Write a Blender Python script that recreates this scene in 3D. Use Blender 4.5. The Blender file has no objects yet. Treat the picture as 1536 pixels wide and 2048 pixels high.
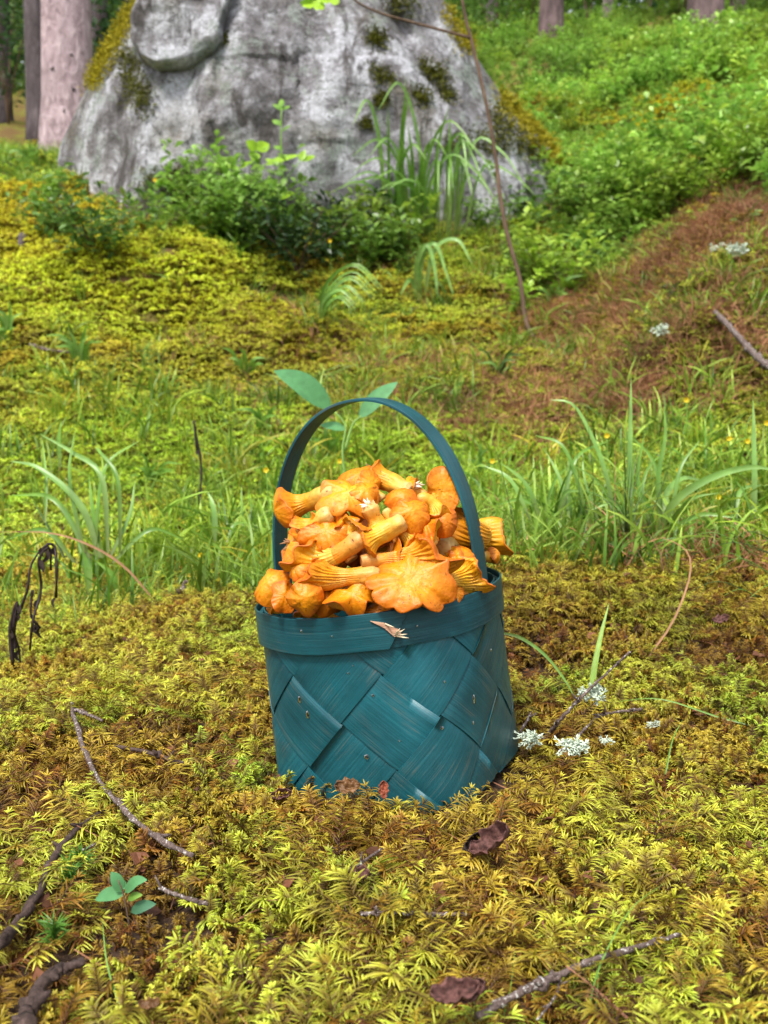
import bpy, math, random
import numpy as np
from mathutils import Vector, Matrix, noise as mnoise

random.seed(7); RNG = np.random.default_rng(7)
SC = bpy.context.scene
COL = SC.collection
PI = math.pi

# ------------------------------------------------------------------ camera, sky, sun, exposure
F = 1991.0; ZC = 0.307; PH = math.atan(184 / 1991)
cd = bpy.data.cameras.new('camera'); cam = bpy.data.objects.new('camera', cd); COL.objects.link(cam)
cam.location = (0, 0, ZC); cam.rotation_euler = (PI / 2 - PH, 0, 0)
cd.sensor_fit = 'VERTICAL'; cd.sensor_height = 36.0; cd.sensor_width = 27.0
cd.lens = 36.0 * F / 2048.0
cd.clip_start = 0.02; cd.clip_end = 400
cd.dof.use_dof = True; cd.dof.focus_distance = 0.78; cd.dof.aperture_fstop = 12.0
SC.camera = cam

SUN_EL, SUN_AZ = math.radians(58), math.radians(205)    # azimuth clockwise from +y: behind the camera, slightly left
w = bpy.data.worlds.new('World'); SC.world = w; w.use_nodes = True
nt = w.node_tree; nt.nodes.clear()
wo = nt.nodes.new('ShaderNodeOutputWorld'); bg = nt.nodes.new('ShaderNodeBackground')
sky = nt.nodes.new('ShaderNodeTexSky'); sky.sky_type = 'NISHITA'; sky.sun_disc = False
sky.sun_elevation = SUN_EL; sky.sun_rotation = SUN_AZ; sky.air_density = 1.0; sky.dust_density = 3.0
hs = nt.nodes.new('ShaderNodeHueSaturation'); hs.inputs['Saturation'].default_value = 0.35   # overcast: nearly white cloud
nt.links.new(sky.outputs[0], hs.inputs['Color']); nt.links.new(hs.outputs[0], bg.inputs[0])
bg.inputs[1].default_value = 0.09
nt.links.new(bg.outputs[0], wo.inputs[0])
sd = bpy.data.lights.new('sun', 'SUN'); sd.energy = 1.5; sd.angle = math.radians(11); sd.color = (1, .95, .86)
so = bpy.data.objects.new('sun', sd); COL.objects.link(so)
sv = Vector((math.sin(SUN_AZ) * math.cos(SUN_EL), math.cos(SUN_AZ) * math.cos(SUN_EL), math.sin(SUN_EL)))
so.rotation_euler = sv.to_track_quat('Z', 'Y').to_euler()
SC.view_settings.view_transform = 'Standard'; SC.view_settings.look = 'None'
SC.view_settings.gamma = 1; SC.view_settings.use_curve_mapping = False
SC.view_settings.exposure = 1.6
SC.render.engine = 'CYCLES'
SC.cycles.use_denoising = True
SC.cycles.max_bounces = 6; SC.cycles.diffuse_bounces = 4; SC.cycles.transmission_bounces = 4
SC.cycles.transparent_max_bounces = 6; SC.cycles.caustics_reflective = False; SC.cycles.caustics_refractive = False

# ------------------------------------------------------------------ helpers
def W(px, py, Y):
    """world point at distance Y (metres ahead) seen in direction (px, py) of the photograph"""
    a = (px - 768) / F; b = (1024 - py) / F
    dy = math.cos(PH) + b * math.sin(PH); dz = -math.sin(PH) + b * math.cos(PH)
    s = Y / dy
    return Vector((a * s, Y, ZC + dz * s))
def W_arr(px, py, Y):
    b = (1024 - py) / F
    dy = math.cos(PH) + b * math.sin(PH); dz = -math.sin(PH) + b * math.cos(PH)
    return ZC + dz / dy * Y

def _hash(ix, iy, seed):
    h = (ix.astype(np.int64) * 374761393 + iy.astype(np.int64) * 668265263 + seed * 974711) & 0x7fffffff
    h = ((h ^ (h >> 13)) * 1274126177) & 0x7fffffff
    h = h ^ (h >> 16)
    return (h & 0xffff) / 65535.0
def vnoise(x, y, seed=0):
    x = np.asarray(x, float); y = np.asarray(y, float)
    ix = np.floor(x); iy = np.floor(y); fx = x - ix; fy = y - iy
    fx = fx * fx * fx * (fx * (fx * 6 - 15) + 10); fy = fy * fy * fy * (fy * (fy * 6 - 15) + 10)
    a = _hash(ix, iy, seed); b = _hash(ix + 1, iy, seed); c = _hash(ix, iy + 1, seed); d = _hash(ix + 1, iy + 1, seed)
    return (a * (1 - fx) + b * fx) * (1 - fy) + (c * (1 - fx) + d * fx) * fy
def fbm(x, y, seed=0, o=3):
    r = 0; a = 1; t = 0
    for k in range(o):
        r = r + a * vnoise(np.asarray(x) * 2 ** k, np.asarray(y) * 2 ** k, seed + k * 17); t += a; a *= .5
    return r / t * 2 - 1

# terrain: a low moss mound where the basket stands, a grassy hollow behind it, then the forest slope
YS = np.array([-12, .2, .5, .85, 1.0, 1.15, 1.3, 1.5, 1.8, 2.2, 2.6, 3.0, 3.5, 4.0, 4.5, 5.0, 6.0, 7.0, 8.0, 10., 14., 40.])
COLS = {
    0:    [None, None, None, 1540, 1440, 1370, 1300, 1235, 1130, 1000, 880, 770, 650, 530, 440, 380, 320, 300, 290, 250, 200, 160],
    400:  [None, None, None, 1545, 1410, 1310, 1225, 1180, 1110, 990, 880, 775, 640, 530, 460, 425, 390, 350, 300, 230, 150, 110],
    768:  [None, None, None, 1550, 1420, 1300, 1195, 1150, 1090, 985, 880, 790, 690, 590, 500, 450, 390, 340, 290, 200, 110, 60],
    1100: [None, None, None, 1540, 1400, 1270, 1150, 1105, 1050, 960, 865, 785, 690, 610, 520, 440, 330, 240, 170, 100, 50, 30],
    1536: [None, None, None, 1520, 1390, 1270, 1165, 1100, 1010, 850, 700, 560, 440, 385, 345, 300, 220, 150, 100, 55, 20, 0],
}
CU = np.array(sorted(COLS)); 
ZT = np.zeros((len(CU), len(YS)))
for i, c in enumerate(CU):
    for j, Y in enumerate(YS):
        ZT[i, j] = W_arr(0, COLS[c][j], Y) if COLS[c][j] is not None else (0.0 if Y > 0 else -.05)
def smooth(e0, e1, x):
    t = np.clip((np.asarray(x, float) - e0) / (e1 - e0), 0, 1); return t * t * (3 - 2 * t)
YD = np.concatenate([np.linspace(-12, .2, 20), np.linspace(.22, 6, 240), np.linspace(6.1, 40, 200)])
ZD = []
for i in range(len(CU)):
    z = np.interp(YD, YS, ZT[i]); zz = z.copy()
    k = np.exp(-np.linspace(-1.5, 1.5, 9) ** 2); k /= k.sum()
    zz = np.convolve(np.pad(z, 4, mode='edge'), k, mode='valid')
    ZD.append(zz)
ZD = np.array(ZD)
def H(x, y):
    x = np.asarray(x, float); y = np.asarray(y, float)
    u = np.clip(768 + F * x / np.maximum(y, .9), -500, 2000)
    u = np.clip(u, 0, 1536)
    yi = np.interp(y, YD, np.arange(len(YD))); y0 = np.clip(yi.astype(int), 0, len(YD) - 2); fy = yi - y0
    ui = np.interp(u, CU, np.arange(len(CU))); u0 = np.clip(ui.astype(int), 0, len(CU) - 2); fu = ui - u0
    fu = fu * fu * (3 - 2 * fu)
    z = (ZD[u0, y0] * (1 - fy) + ZD[u0, y0 + 1] * fy) * (1 - fu) + (ZD[u0 + 1, y0] * (1 - fy) + ZD[u0 + 1, y0 + 1] * fy) * fu
    d = np.clip(y / 3.0, .25, 3)
    z = z + fbm(x * 9, y * 9, 3, 3) * .011 * np.clip(.5 + d, .6, 1.4) + fbm(x * 2.6, y * 2.6, 9, 3) * .12 * smooth(1.4, 4, y)
    # flatten under the basket
    r = np.hypot(x - .02, y - .86); z = z * smooth(.07, .15, r) + .006 * (1 - smooth(.07, .15, r))
    # soil hollow right of the basket
    z = z - .03 * np.exp(-(((x - .155) / .035) ** 2 + ((y - 1.07) / .05) ** 2))
    # bulging moss bench at the left with a dark hollow at its right end, and the bank at the right
    z = z + .10 * np.exp(-(((x + .95) / .50) ** 2 + ((y - 3.85) / .25) ** 2)) - .20 * np.exp(-(((x + .38) / .17) ** 2 + ((y - 3.95) / .16) ** 2))
    z = z + .10 * np.exp(-(((x - .95) / .30) ** 2 + ((y - 2.95) / .28) ** 2)) + .03 * fbm(x * 6, y * 6, 55, 2) * smooth(.4, .9, x) * smooth(1.8, 2.4, y) * (1 - smooth(3.4, 4, y))
    return z
def Hs(x, y): return float(H(np.array([x]), np.array([y]))[0])
_YR = np.concatenate([np.arange(.38, 2, .004), np.arange(2, 30, .02)])
def GY(px, py):
    b = (1024 - py) / F; a = (px - 768) / F
    dy = math.cos(PH) + b * math.sin(PH); dz = -math.sin(PH) + b * math.cos(PH)
    s = _YR / dy; z = ZC + dz * s; h = H(a * s, _YR); k = np.nonzero(h >= z)[0]
    return float(_YR[k[0]]) if len(k) else 30.0
def G(px, py, up=0):
    p = W(px, py, GY(px, py)); p.z = Hs(p.x, p.y) + up; return p

class MB:
    def __init__(s): s.v = []; s.f = []; s.a = []; s.uv = []; s.m = []; s.uvs = False
    def add(s, vs, fs, age=1.0, uv=None, mi=0):
        o = len(s.v); s.v.extend([tuple(q) for q in vs])
        s.a.extend(age if hasattr(age, '__len__') else [age] * len(vs))
        s.f.extend([tuple(i + o for i in q) for q in fs]); s.m.extend([mi] * len(fs))
        if uv is not None: s.uvs = True
        s.uv.extend(uv if uv is not None else [(0, 0)] * len(vs))
    def mesh(s, name, mats, smoothf=True):
        me = bpy.data.meshes.new(name); me.from_pydata(s.v, [], s.f)
        for m_ in (mats if isinstance(mats, (list, tuple)) else [mats]): me.materials.append(m_)
        at = me.attributes.new('age', 'FLOAT', 'POINT'); at.data.foreach_set('value', np.array(s.a, np.float32))
        if s.uvs:
            ul = me.uv_layers.new(name='UVMap'); li = np.zeros(len(me.loops), np.int32); me.loops.foreach_get('vertex_index', li)
            ul.data.foreach_set('uv', np.array(s.uv, np.float32)[li].ravel())
        if smoothf: me.polygons.foreach_set('use_smooth', [True] * len(me.polygons))
        if any(s.m): me.polygons.foreach_set('material_index', s.m)
        me.update(); return me
    def build(s, name, mats, parent=None, smoothf=True, loc=None):
        me = s.mesh(name, mats, smoothf); o = bpy.data.objects.new(name, me); COL.objects.link(o)
        if parent is not None:
            o.parent = parent; o.matrix_parent_inverse = Matrix.Identity(4)
            pl = parent_world(parent)
            me.transform(pl.inverted())
        return o
def parent_world(p):
    m_ = Matrix.LocRotScale(p.location, p.rotation_euler.to_quaternion() if p.rotation_mode != 'QUATERNION' else p.rotation_quaternion, p.scale)
    return parent_world(p.parent) @ m_ if p.parent else m_
def tag(o, label=None, cat=None, group=None, kind=None):
    if label: o['label'] = label
    if cat: o['category'] = cat
    if group: o['group'] = group
    if kind: o['kind'] = kind
    return o
def thing(name, label, cat, loc=(0, 0, 0), group=None):
    o = bpy.data.objects.new(name, None); COL.objects.link(o); o.location = loc; o.empty_display_size = .02
    return tag(o, label, cat, group)

def spline(pts, n, closed=False):
    """Catmull-Rom through pts"""
    P = [Vector(p) for p in pts]
    if len(P) == 2: return [P[0].lerp(P[1], i / n) for i in range(n + 1)]
    Q = [P[0] * 2 - P[1]] + P + [P[-1] * 2 - P[-2]]
    out = []; S = len(P) - 1
    for i in range(n + 1):
        t = i / n * S; k = min(int(t), S - 1); t -= k
        a, b, c, d = Q[k], Q[k + 1], Q[k + 2], Q[k + 3]
        out.append(.5 * ((2 * b) + (c - a) * t + (2 * a - 5 * b + 4 * c - d) * t * t + (3 * b - a - 3 * c + d) * t ** 3))
    return out
def frames(P, up=Vector((0, 0, 1))):
    n = len(P); T = []
    for i in range(n):
        t = P[min(i + 1, n - 1)] - P[max(i - 1, 0)]
        T.append(t.normalized() if t.length > 1e-9 else Vector((0, 0, 1)))
    u = up - T[0] * up.dot(T[0])
    if u.length < 1e-3: u = Vector((1, 0, 0)) - T[0] * T[0].x
    u.normalize(); out = []
    for i in range(n):
        u = u - T[i] * u.dot(T[i]); u.normalize()
        out.append((T[i], u.copy(), T[i].cross(u)))
    return out
def tube(mb, P, R, k=6, age=1.0, mi=0, rough=0.0, cap=True):
    fr = frames(P); n = len(P); vs = []; ag = []
    for i in range(n):
        r = R[i] if hasattr(R, '__len__') else R
        for j in range(k):
            a = 2 * PI * j / k
            rr = r * (1 + (random.uniform(-rough, rough) if rough else 0))
            vs.append(P[i] + fr[i][1] * math.cos(a) * rr + fr[i][2] * math.sin(a) * rr)
            ag.append(age[i] if hasattr(age, '__len__') else age)
    fs = [(i * k + j, i * k + (j + 1) % k, (i + 1) * k + (j + 1) % k, (i + 1) * k + j) for i in range(n - 1) for j in range(k)]
    if cap: fs += [tuple(range(k - 1, -1, -1)), tuple((n - 1) * k + j for j in range(k))]
    mb.add(vs, fs, ag, mi=mi)
def ribbon(mb, P, wid, nrm=Vector((0, 0, 1)), fold=.25, age=(0, 1), mi=0, prof=None, th=0):
    """a leaf blade: three verts across with a folded midrib"""
    n = len(P); vs = []; ag = []
    for i in range(n):
        T = (P[min(i + 1, n - 1)] - P[max(i - 1, 0)]).normalized(); t = i / (n - 1)
        S = T.cross(nrm)
        if S.length < 1e-4: S = Vector((1, 0, 0))
        S.normalize(); N = S.cross(T)
        wv = wid * (prof(t) if prof else (1 - t) ** .5 * min(1, .5 + 2 * t)) * .5
        vs += [P[i] - S * wv + N * wv * fold, P[i], P[i] + S * wv + N * wv * fold]
        ag += [age[0] + (age[1] - age[0]) * t] * 3
    fs = []
    for i in range(n - 1):
        b = i * 3; fs += [(b, b + 1, b + 4, b + 3), (b + 1, b + 2, b + 5, b + 4)]
    mb.add(vs, fs, ag, mi=mi)
def leafprof(t): return max(0.02, math.sin(PI * min(1, max(0, t)) ** .8)) ** .75
def rnd(a, b): return random.uniform(a, b)

# ------------------------------------------------------------------ materials
def newmat(name):
    m_ = bpy.data.materials.new(name); m_.use_nodes = True; nt = m_.node_tree; nt.nodes.clear()
    return m_, nt
class NB:
    def __init__(s, nt): s.nt = nt
    def n(s, t, **k):
        x = s.nt.nodes.new(t)
        for a, b in k.items(): setattr(x, a, b)
        return x
    def l(s, a, b): s.nt.links.new(a, b)
    def noise(s, vec, scale, detail=4, rough=.55, dist=0.0):
        x = s.n('ShaderNodeTexNoise'); x.inputs['Scale'].default_value = scale; x.inputs['Detail'].default_value = detail
        x.inputs['Roughness'].default_value = rough; x.inputs['Distortion'].default_value = dist
        if vec is not None: s.l(vec, x.inputs['Vector'])
        return x.outputs['Fac']
    def ramp(s, fac, stops):
        x = s.n('ShaderNodeValToRGB'); e = x.color_ramp.elements
        while len(e) < len(stops): e.new(.5)
        for i, (p, c) in enumerate(stops):
            e[i].position = p; e[i].color = (*c, 1) if hasattr(c, '__len__') else (c, c, c, 1)
        s.l(fac, x.inputs[0]); return x.outputs[0]
    def mix(s, fac, a, b, mode='MIX'):
        x = s.n('ShaderNodeMix', data_type='RGBA', blend_type=mode)
        for sock, val in ((x.inputs['Factor'], fac), (x.inputs[6], a), (x.inputs[7], b)):
            if isinstance(val, (int, float)): sock.default_value = val
            elif isinstance(val, tuple): sock.default_value = (*val, 1)
            else: s.l(val, sock)
        return x.outputs[2]
    def mapv(s, vec, scale):
        x = s.n('ShaderNodeMapping'); x.inputs['Scale'].default_value = scale; s.l(vec, x.inputs['Vector']); return x.outputs[0]
    def bump(s, h, st, dist, nrm=None):
        x = s.n('ShaderNodeBump'); x.inputs['Strength'].default_value = st; x.inputs['Distance'].default_value = dist
        s.l(h, x.inputs['Height'])
        if nrm is not None: s.l(nrm, x.inputs['Normal'])
        return x.outputs[0]
    def bsdf(s, col, rough=.6, nrm=None, spec=.5, **k):
        x = s.n('ShaderNodeBsdfPrincipled')
        if isinstance(col, tuple): x.inputs['Base Color'].default_value = (*col, 1)
        else: s.l(col, x.inputs['Base Color'])
        if isinstance(rough, (int, float)): x.inputs['Roughness'].default_value = rough
        else: s.l(rough, x.inputs['Roughness'])
        x.inputs['Specular IOR Level'].default_value = spec
        if nrm is not None: s.l(nrm, x.inputs['Normal'])
        for a, b in k.items(): x.inputs[a].default_value = b
        return x
    def out(s, sh):
        o = s.n('ShaderNodeOutputMaterial'); s.l(sh, o.inputs['Surface'])
def attr(b, name, t='GEOMETRY', which='Fac'):
    x = b.n('ShaderNodeAttribute', attribute_type=t, attribute_name=name); return x.outputs[which]

def leaf_mat(name, stops, tint=None, trans=.35, rough=.45, spec=.4, nscale=60, nvar=.25):
    """foliage: colour by age along the leaf; tint None / 'inst' (per instance) """
    m_, nt = newmat(name); b = NB(nt)
    c = b.ramp(attr(b, 'age'), stops)
    tc = b.n('ShaderNodeTexCoord')
    nz = b.noise(tc.outputs['Object'], nscale, 2)
    c = b.mix(1.0, c, b.ramp(nz, [(.3, 1 - nvar), (.7, 1 + nvar * .4)]), 'MULTIPLY')
    if tint == 'inst': c = b.mix(1.0, c, attr(b, 'tint', 'INSTANCER', 'Color'), 'MULTIPLY')
    p = b.bsdf(c, rough, spec=spec)
    if trans > 0:
        t = b.n('ShaderNodeBsdfTranslucent'); b.l(b.mix(.5, c, (.75, .9, .15), 'MULTIPLY') if False else c, t.inputs[0])
        ms = b.n('ShaderNodeMixShader'); ms.inputs[0].default_value = trans; b.l(p.outputs[0], ms.inputs[1]); b.l(t.outputs[0], ms.inputs[2])
        b.out(ms.outputs[0])
    else: b.out(p.outputs[0])
    return m_
M = {}
M['moss'] = leaf_mat('moss', [(0, (.040, .016, .008)), (.25, (.085, .042, .014)), (.5, (.21, .155, .026)), (.75, (.44, .46, .042)), (1, (.84, .95, .15))], 'inst', .32, .5, .35, 300, .25)  # growth colours, plus shade painted into the bases and light into the tips
M['grass_i'] = leaf_mat('grass_scatter', [(0, (.12, .12, .02)), (.3, (.18, .32, .035)), (1, (.42, .60, .09))], 'inst', .4, .4, .4, 30)
M['berry_i'] = leaf_mat('bilberry_scatter', [(0, (.10, .05, .03)), (.35, (.05, .13, .02)), (.6, (.16, .32, .04)), (1, (.42, .66, .13))], 'inst', .35, .35, .5, 30)
M['grass'] = leaf_mat('grass_blade', [(0, (.14, .18, .03)), (.3, (.14, .30, .04)), (1, (.28, .50, .08))], None, .35, .35, .5, 40)
M['grass_pale'] = leaf_mat('pale_grass_blade', [(0, (.18, .24, .06)), (.4, (.22, .42, .09)), (1, (.34, .56, .15))], None, .35, .35, .5, 40)
M['grass_dark'] = leaf_mat('dark_grass', [(0, (.05, .07, .02)), (1, (.09, .20, .03))], None, .3, .4, .4, 40)
M['straw'] = leaf_mat('straw', [(0, (.30, .16, .08)), (1, (.42, .22, .10))], None, .2, .6, .3, 60)
M['straw_i'] = leaf_mat('needles', [(0, (.20, .08, .04)), (1, (.42, .20, .11))], 'inst', .1, .6, .3, 200)
M['teal_leaf'] = leaf_mat('broad_leaf', [(0, (.08, .23, .08)), (1, (.13, .36, .15))], None, .3, .6, .25, 80, .2)
M['lime_leaf'] = leaf_mat('lime_leaf', [(0, (.25, .45, .02)), (1, (.42, .70, .03))], None, .45, .4, .4, 40)
M['wilt'] = leaf_mat('wilted', [(0, (.045, .032, .020)), (1, (.035, .022, .022))], None, .05, .6, .3, 200, .4)
M['yellow'] = leaf_mat('petal', [(0, (.75, .50, .01)), (1, (.85, .65, .02))], None, .3, .5, .3, 60, .1)
M['lichen_tuft'] = leaf_mat('lichen', [(0, (.36, .44, .34)), (1, (.74, .84, .70))], None, .15, .8, .2, 400, .3)
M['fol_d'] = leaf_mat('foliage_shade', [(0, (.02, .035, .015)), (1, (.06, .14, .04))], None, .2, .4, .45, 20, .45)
M['fol_green'] = leaf_mat('haircap', [(0, (.03, .08, .01)), (1, (.12, .30, .03))], None, .3, .45, .4, 200)
M['blade_lime'] = leaf_mat('lime_blade', [(0, (.30, .48, .08)), (1, (.36, .58, .12))], None, .4, .35, .4, 60)
M['dark_tl'] = leaf_mat('dark_teal_leaf', [(0, (.06, .16, .08)), (1, (.09, .26, .14))], None, .3, .35, .5, 80)
M['red_leaf'] = leaf_mat('red_leaf', [(0, (.18, .04, .02)), (1, (.30, .08, .04))], None, .1, .6, .3, 150, .4)
M['pink_leaf'] = leaf_mat('pink_leaf', [(0, (.45, .22, .20)), (1, (.62, .36, .34))], None, .1, .6, .3, 150, .2)
M['dead_leaf'] = leaf_mat('dead_leaf', [(0, (.07, .03, .025)), (1, (.17, .08, .07))], None, .1, .75, .2, 350, .6)
M['brown_leaf'] = leaf_mat('brown_leaf', [(0, (.11, .055, .02)), (1, (.18, .085, .03))], None, .1, .5, .4, 150, .4)
M['tree_leaf_i'] = leaf_mat('tree_leaf', [(0, (.05, .10, .03)), (.5, (.13, .25, .045)), (1, (.34, .52, .12))], 'inst', .4, .45, .4, 8)

def bark_mat(name, cols, scale=60, st=.6, dist=.004, stretch=(1, 1, .35), rough=.85, lich=None):
    m_, nt = newmat(name); b = NB(nt); tc = b.n('ShaderNodeTexCoord'); v = b.mapv(tc.outputs['Object'], stretch)
    n1 = b.noise(v, scale, 6, .65, .4); n2 = b.noise(v, scale * .22, 3)
    c = b.ramp(n1, [(.3, cols[0]), (.5, cols[1]), (.72, cols[2])])
    c = b.mix(1.0, c, b.ramp(n2, [(.3, .72), (.7, 1.12)]), 'MULTIPLY')
    if lich:
        n3 = b.noise(tc.outputs['Object'], lich[1], 5, .7); c = b.mix(b.ramp(n3, [(lich[2], 0.0), (lich[2] + .05, 1.0)]), c, lich[0])
    b.out(b.bsdf(c, rough, b.bump(n1, st, dist), .25).outputs[0]); return m_
M['bark_pink'] = bark_mat('pinkish_bark', [(.20, .14, .15), (.40, .30, .32), (.60, .48, .50)], 22, .9, .02, (1, 1, .55))
M['bark_dark'] = bark_mat('dark_bark', [(.05, .04, .04), (.10, .08, .085), (.17, .14, .15)], 18, .8, .02, (1, 1, .4))
M['bark_red'] = bark_mat('red_bark', [(.06, .042, .043), (.13, .09, .092), (.21, .145, .148)], 16, .8, .02, (1, 1, .4))
M['twig'] = bark_mat('twig', [(.05, .034, .03), (.12, .085, .075), (.22, .165, .15)], 500, .8, .001, (1, 1, 1), lich=((.52, .50, .47), 330, .57))
M['twig_dark'] = bark_mat('dark_twig', [(.03, .02, .018), (.065, .042, .036), (.12, .08, .07)], 300, .8, .001, (1, 1, 1), lich=((.35, .33, .33), 200, .66))
M['stem_brown'] = bark_mat('sapling_bark', [(.08, .05, .035), (.14, .09, .06), (.22, .15, .10)], 120, .5, .001, (1, 1, .3))

def ground_mat():
    m_, nt = newmat('forest_floor'); b = NB(nt); tc = b.n('ShaderNodeTexCoord'); v = tc.outputs['Object']
    n1 = b.noise(v, 90, 6, .7); n2 = b.noise(v, 6, 4, .6); n3 = b.noise(v, 1.3, 4, .6)
    soil = b.ramp(n1, [(.3, (.022, .013, .009)), (.55, (.055, .032, .020)), (.75, (.12, .065, .035))])
    moss = b.ramp(n1, [(.3, (.07, .07, .012)), (.55, (.17, .18, .02)), (.75, (.32, .32, .05))])
    at = attr(b, 'age')
    c = b.mix(at, soil, b.mix(b.ramp(n2, [(.4, 0.0), (.6, 1.0)]), moss, (.14, .085, .03)))
    b.out(b.bsdf(c, .9, b.bump(n1, .8, .01), .2).outputs[0]); return m_
M['ground'] = ground_mat()

def rock_mat():
    m_, nt = newmat('granite'); b = NB(nt); tc = b.n('ShaderNodeTexCoord'); v = tc.outputs['Object']
    vs_ = b.mapv(v, (1.2, 1.2, .55))
    big = b.noise(vs_, 2.2, 6, .62, .6); mid = b.noise(v, 9, 6, .7, .3); fine = b.noise(v, 55, 5, .75)
    base = b.ramp(b.mix(.5, big, mid), [(.36, (.075, .072, .070)), (.43, (.16, .15, .155)), (.50, (.30, .29, .31)), (.56, (.62, .63, .68))])
    strk = b.noise(b.mapv(v, (4, 4, 1.1)), 1.6, 8, .72, .5)
    base = b.mix(b.ramp(strk, [(.40, .85), (.47, 0.0)]), base, (.075, .065, .06))
    lich = b.noise(b.mapv(v, (1, 1, 1)), 4, 8, .82, .2)
    base = b.mix(b.ramp(lich, [(.54, 0.0), (.58, .8)]), base, (.33, .38, .34))
    brown = b.noise(v, 3.1, 4, .6); base = b.mix(b.ramp(brown, [(.55, 0.0), (.7, .55)]), base, (.20, .17, .11))
    c = b.mix(1.0, base, b.ramp(fine, [(.3, .55), (.7, 1.35)]), 'MULTIPLY')
    spk = b.noise(v, 14, 6, .85); c = b.mix(b.ramp(spk, [(.38, .85), (.43, 0.0)]), c, (.045, .045, .04))
    h = b.mix(.5, mid, fine)
    b.out(b.bsdf(c, .85, b.bump(h, 1.0, .06), .3).outputs[0]); return m_
M['rock'] = rock_mat()

def paint_mat(name, wear=0.5):
    m_, nt = newmat(name); b = NB(nt); uv = b.n('ShaderNodeUVMap', uv_map='UVMap').outputs[0]
    oi = b.n('ShaderNodeObjectInfo').outputs['Random']
    cmb = b.n('ShaderNodeCombineXYZ'); mm = b.n('ShaderNodeMath', operation='MULTIPLY'); mm.inputs[1].default_value = 37.0
    b.l(oi, mm.inputs[0]); b.l(mm.outputs[0], cmb.inputs[2])
    va = b.n('ShaderNodeVectorMath', operation='ADD'); b.l(uv, va.inputs[0]); b.l(cmb.outputs[0], va.inputs[1]); uv = va.outputs[0]
    g1 = b.noise(b.mapv(uv, (14, 900, 1)), 1, 4, .6, .15); g2 = b.noise(b.mapv(uv, (7, 260, 1)), 1, 3, .5, .1)
    g3 = b.noise(b.mapv(uv, (60, 90, 1)), 1, 4, .6)
    big = b.noise(b.mapv(uv, (18, 25, 1)), 1, 3)
    c = b.ramp(g1, [(.25, (.003, .050, .064)), (.5, (.006, .072, .092)), (.80, (.013, .112, .135))])
    c = b.mix(1.0, c, b.ramp(big, [(.3, .72), (.7, 1.3)]), 'MULTIPLY'); c = b.mix(1.0, c, b.ramp(oi, [(0, .82), (1, 1.2)]), 'MULTIPLY')
    # worn streaks where the wood shows through
    mask = b.mix(1.0, b.ramp(g1, [(.52, 0.0), (.64, 1.0)]), b.ramp(b.noise(b.mapv(uv, (30, 45, 1)), 1, 4), [(.50, 0.0), (.62, wear)]), 'MULTIPLY')
    c = b.mix(mask, c, (.13, .095, .06))
    h = b.mix(.5, g1, g2)
    nb = b.bump(h, .4, .0007); nb = b.bump(g3, .5, .0009, nb)
    b.out(b.bsdf(c, b.ramp(g3, [(.3, .34), (.7, .52)]), nb, .45).outputs[0]); return m_
M['paint'] = paint_mat('teal_paint')
M['paint_band'] = paint_mat('teal_paint_rim', .3)
def woodraw():
    m_, nt = newmat('bare_wood'); b = NB(nt); tc = b.n('ShaderNodeTexCoord'); n = b.noise(b.mapv(tc.outputs['Object'], (60, 60, 900)), 1, 4)
    b.out(b.bsdf(b.ramp(n, [(.3, (.32, .15, .09)), (.7, (.62, .38, .25))]), .7, b.bump(n, .6, .0006)).outputs[0]); return m_
M['bare'] = woodraw()
def simple(name, col, rough=.5, **k):
    m_, nt = newmat(name); b = NB(nt); tc = b.n('ShaderNodeTexCoord'); n = b.noise(tc.outputs['Object'], 300, 3)
    c = b.mix(1.0, col, b.ramp(n, [(.3, .85), (.7, 1.1)]), 'MULTIPLY'); b.out(b.bsdf(c, rough, **k).outputs[0]); return m_
M['splinter'] = simple('splinter_wood', (.75, .62, .42), .6)
M['nail'] = simple('nail_head', (.01, .05, .06), .35)
def watermat():
    m_, nt = newmat('water_bead'); b = NB(nt); tr = b.n('ShaderNodeBsdfTransparent'); gl = b.n('ShaderNodeBsdfGlossy'); gl.inputs['Roughness'].default_value = .03
    fr = b.n('ShaderNodeFresnel'); fr.inputs['IOR'].default_value = 1.6; ms = b.n('ShaderNodeMixShader'); b.l(fr.outputs[0], ms.inputs[0]); b.l(tr.outputs[0], ms.inputs[1]); b.l(gl.outputs[0], ms.inputs[2])
    b.out(ms.outputs[0]); return m_
M['water'] = watermat()

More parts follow.
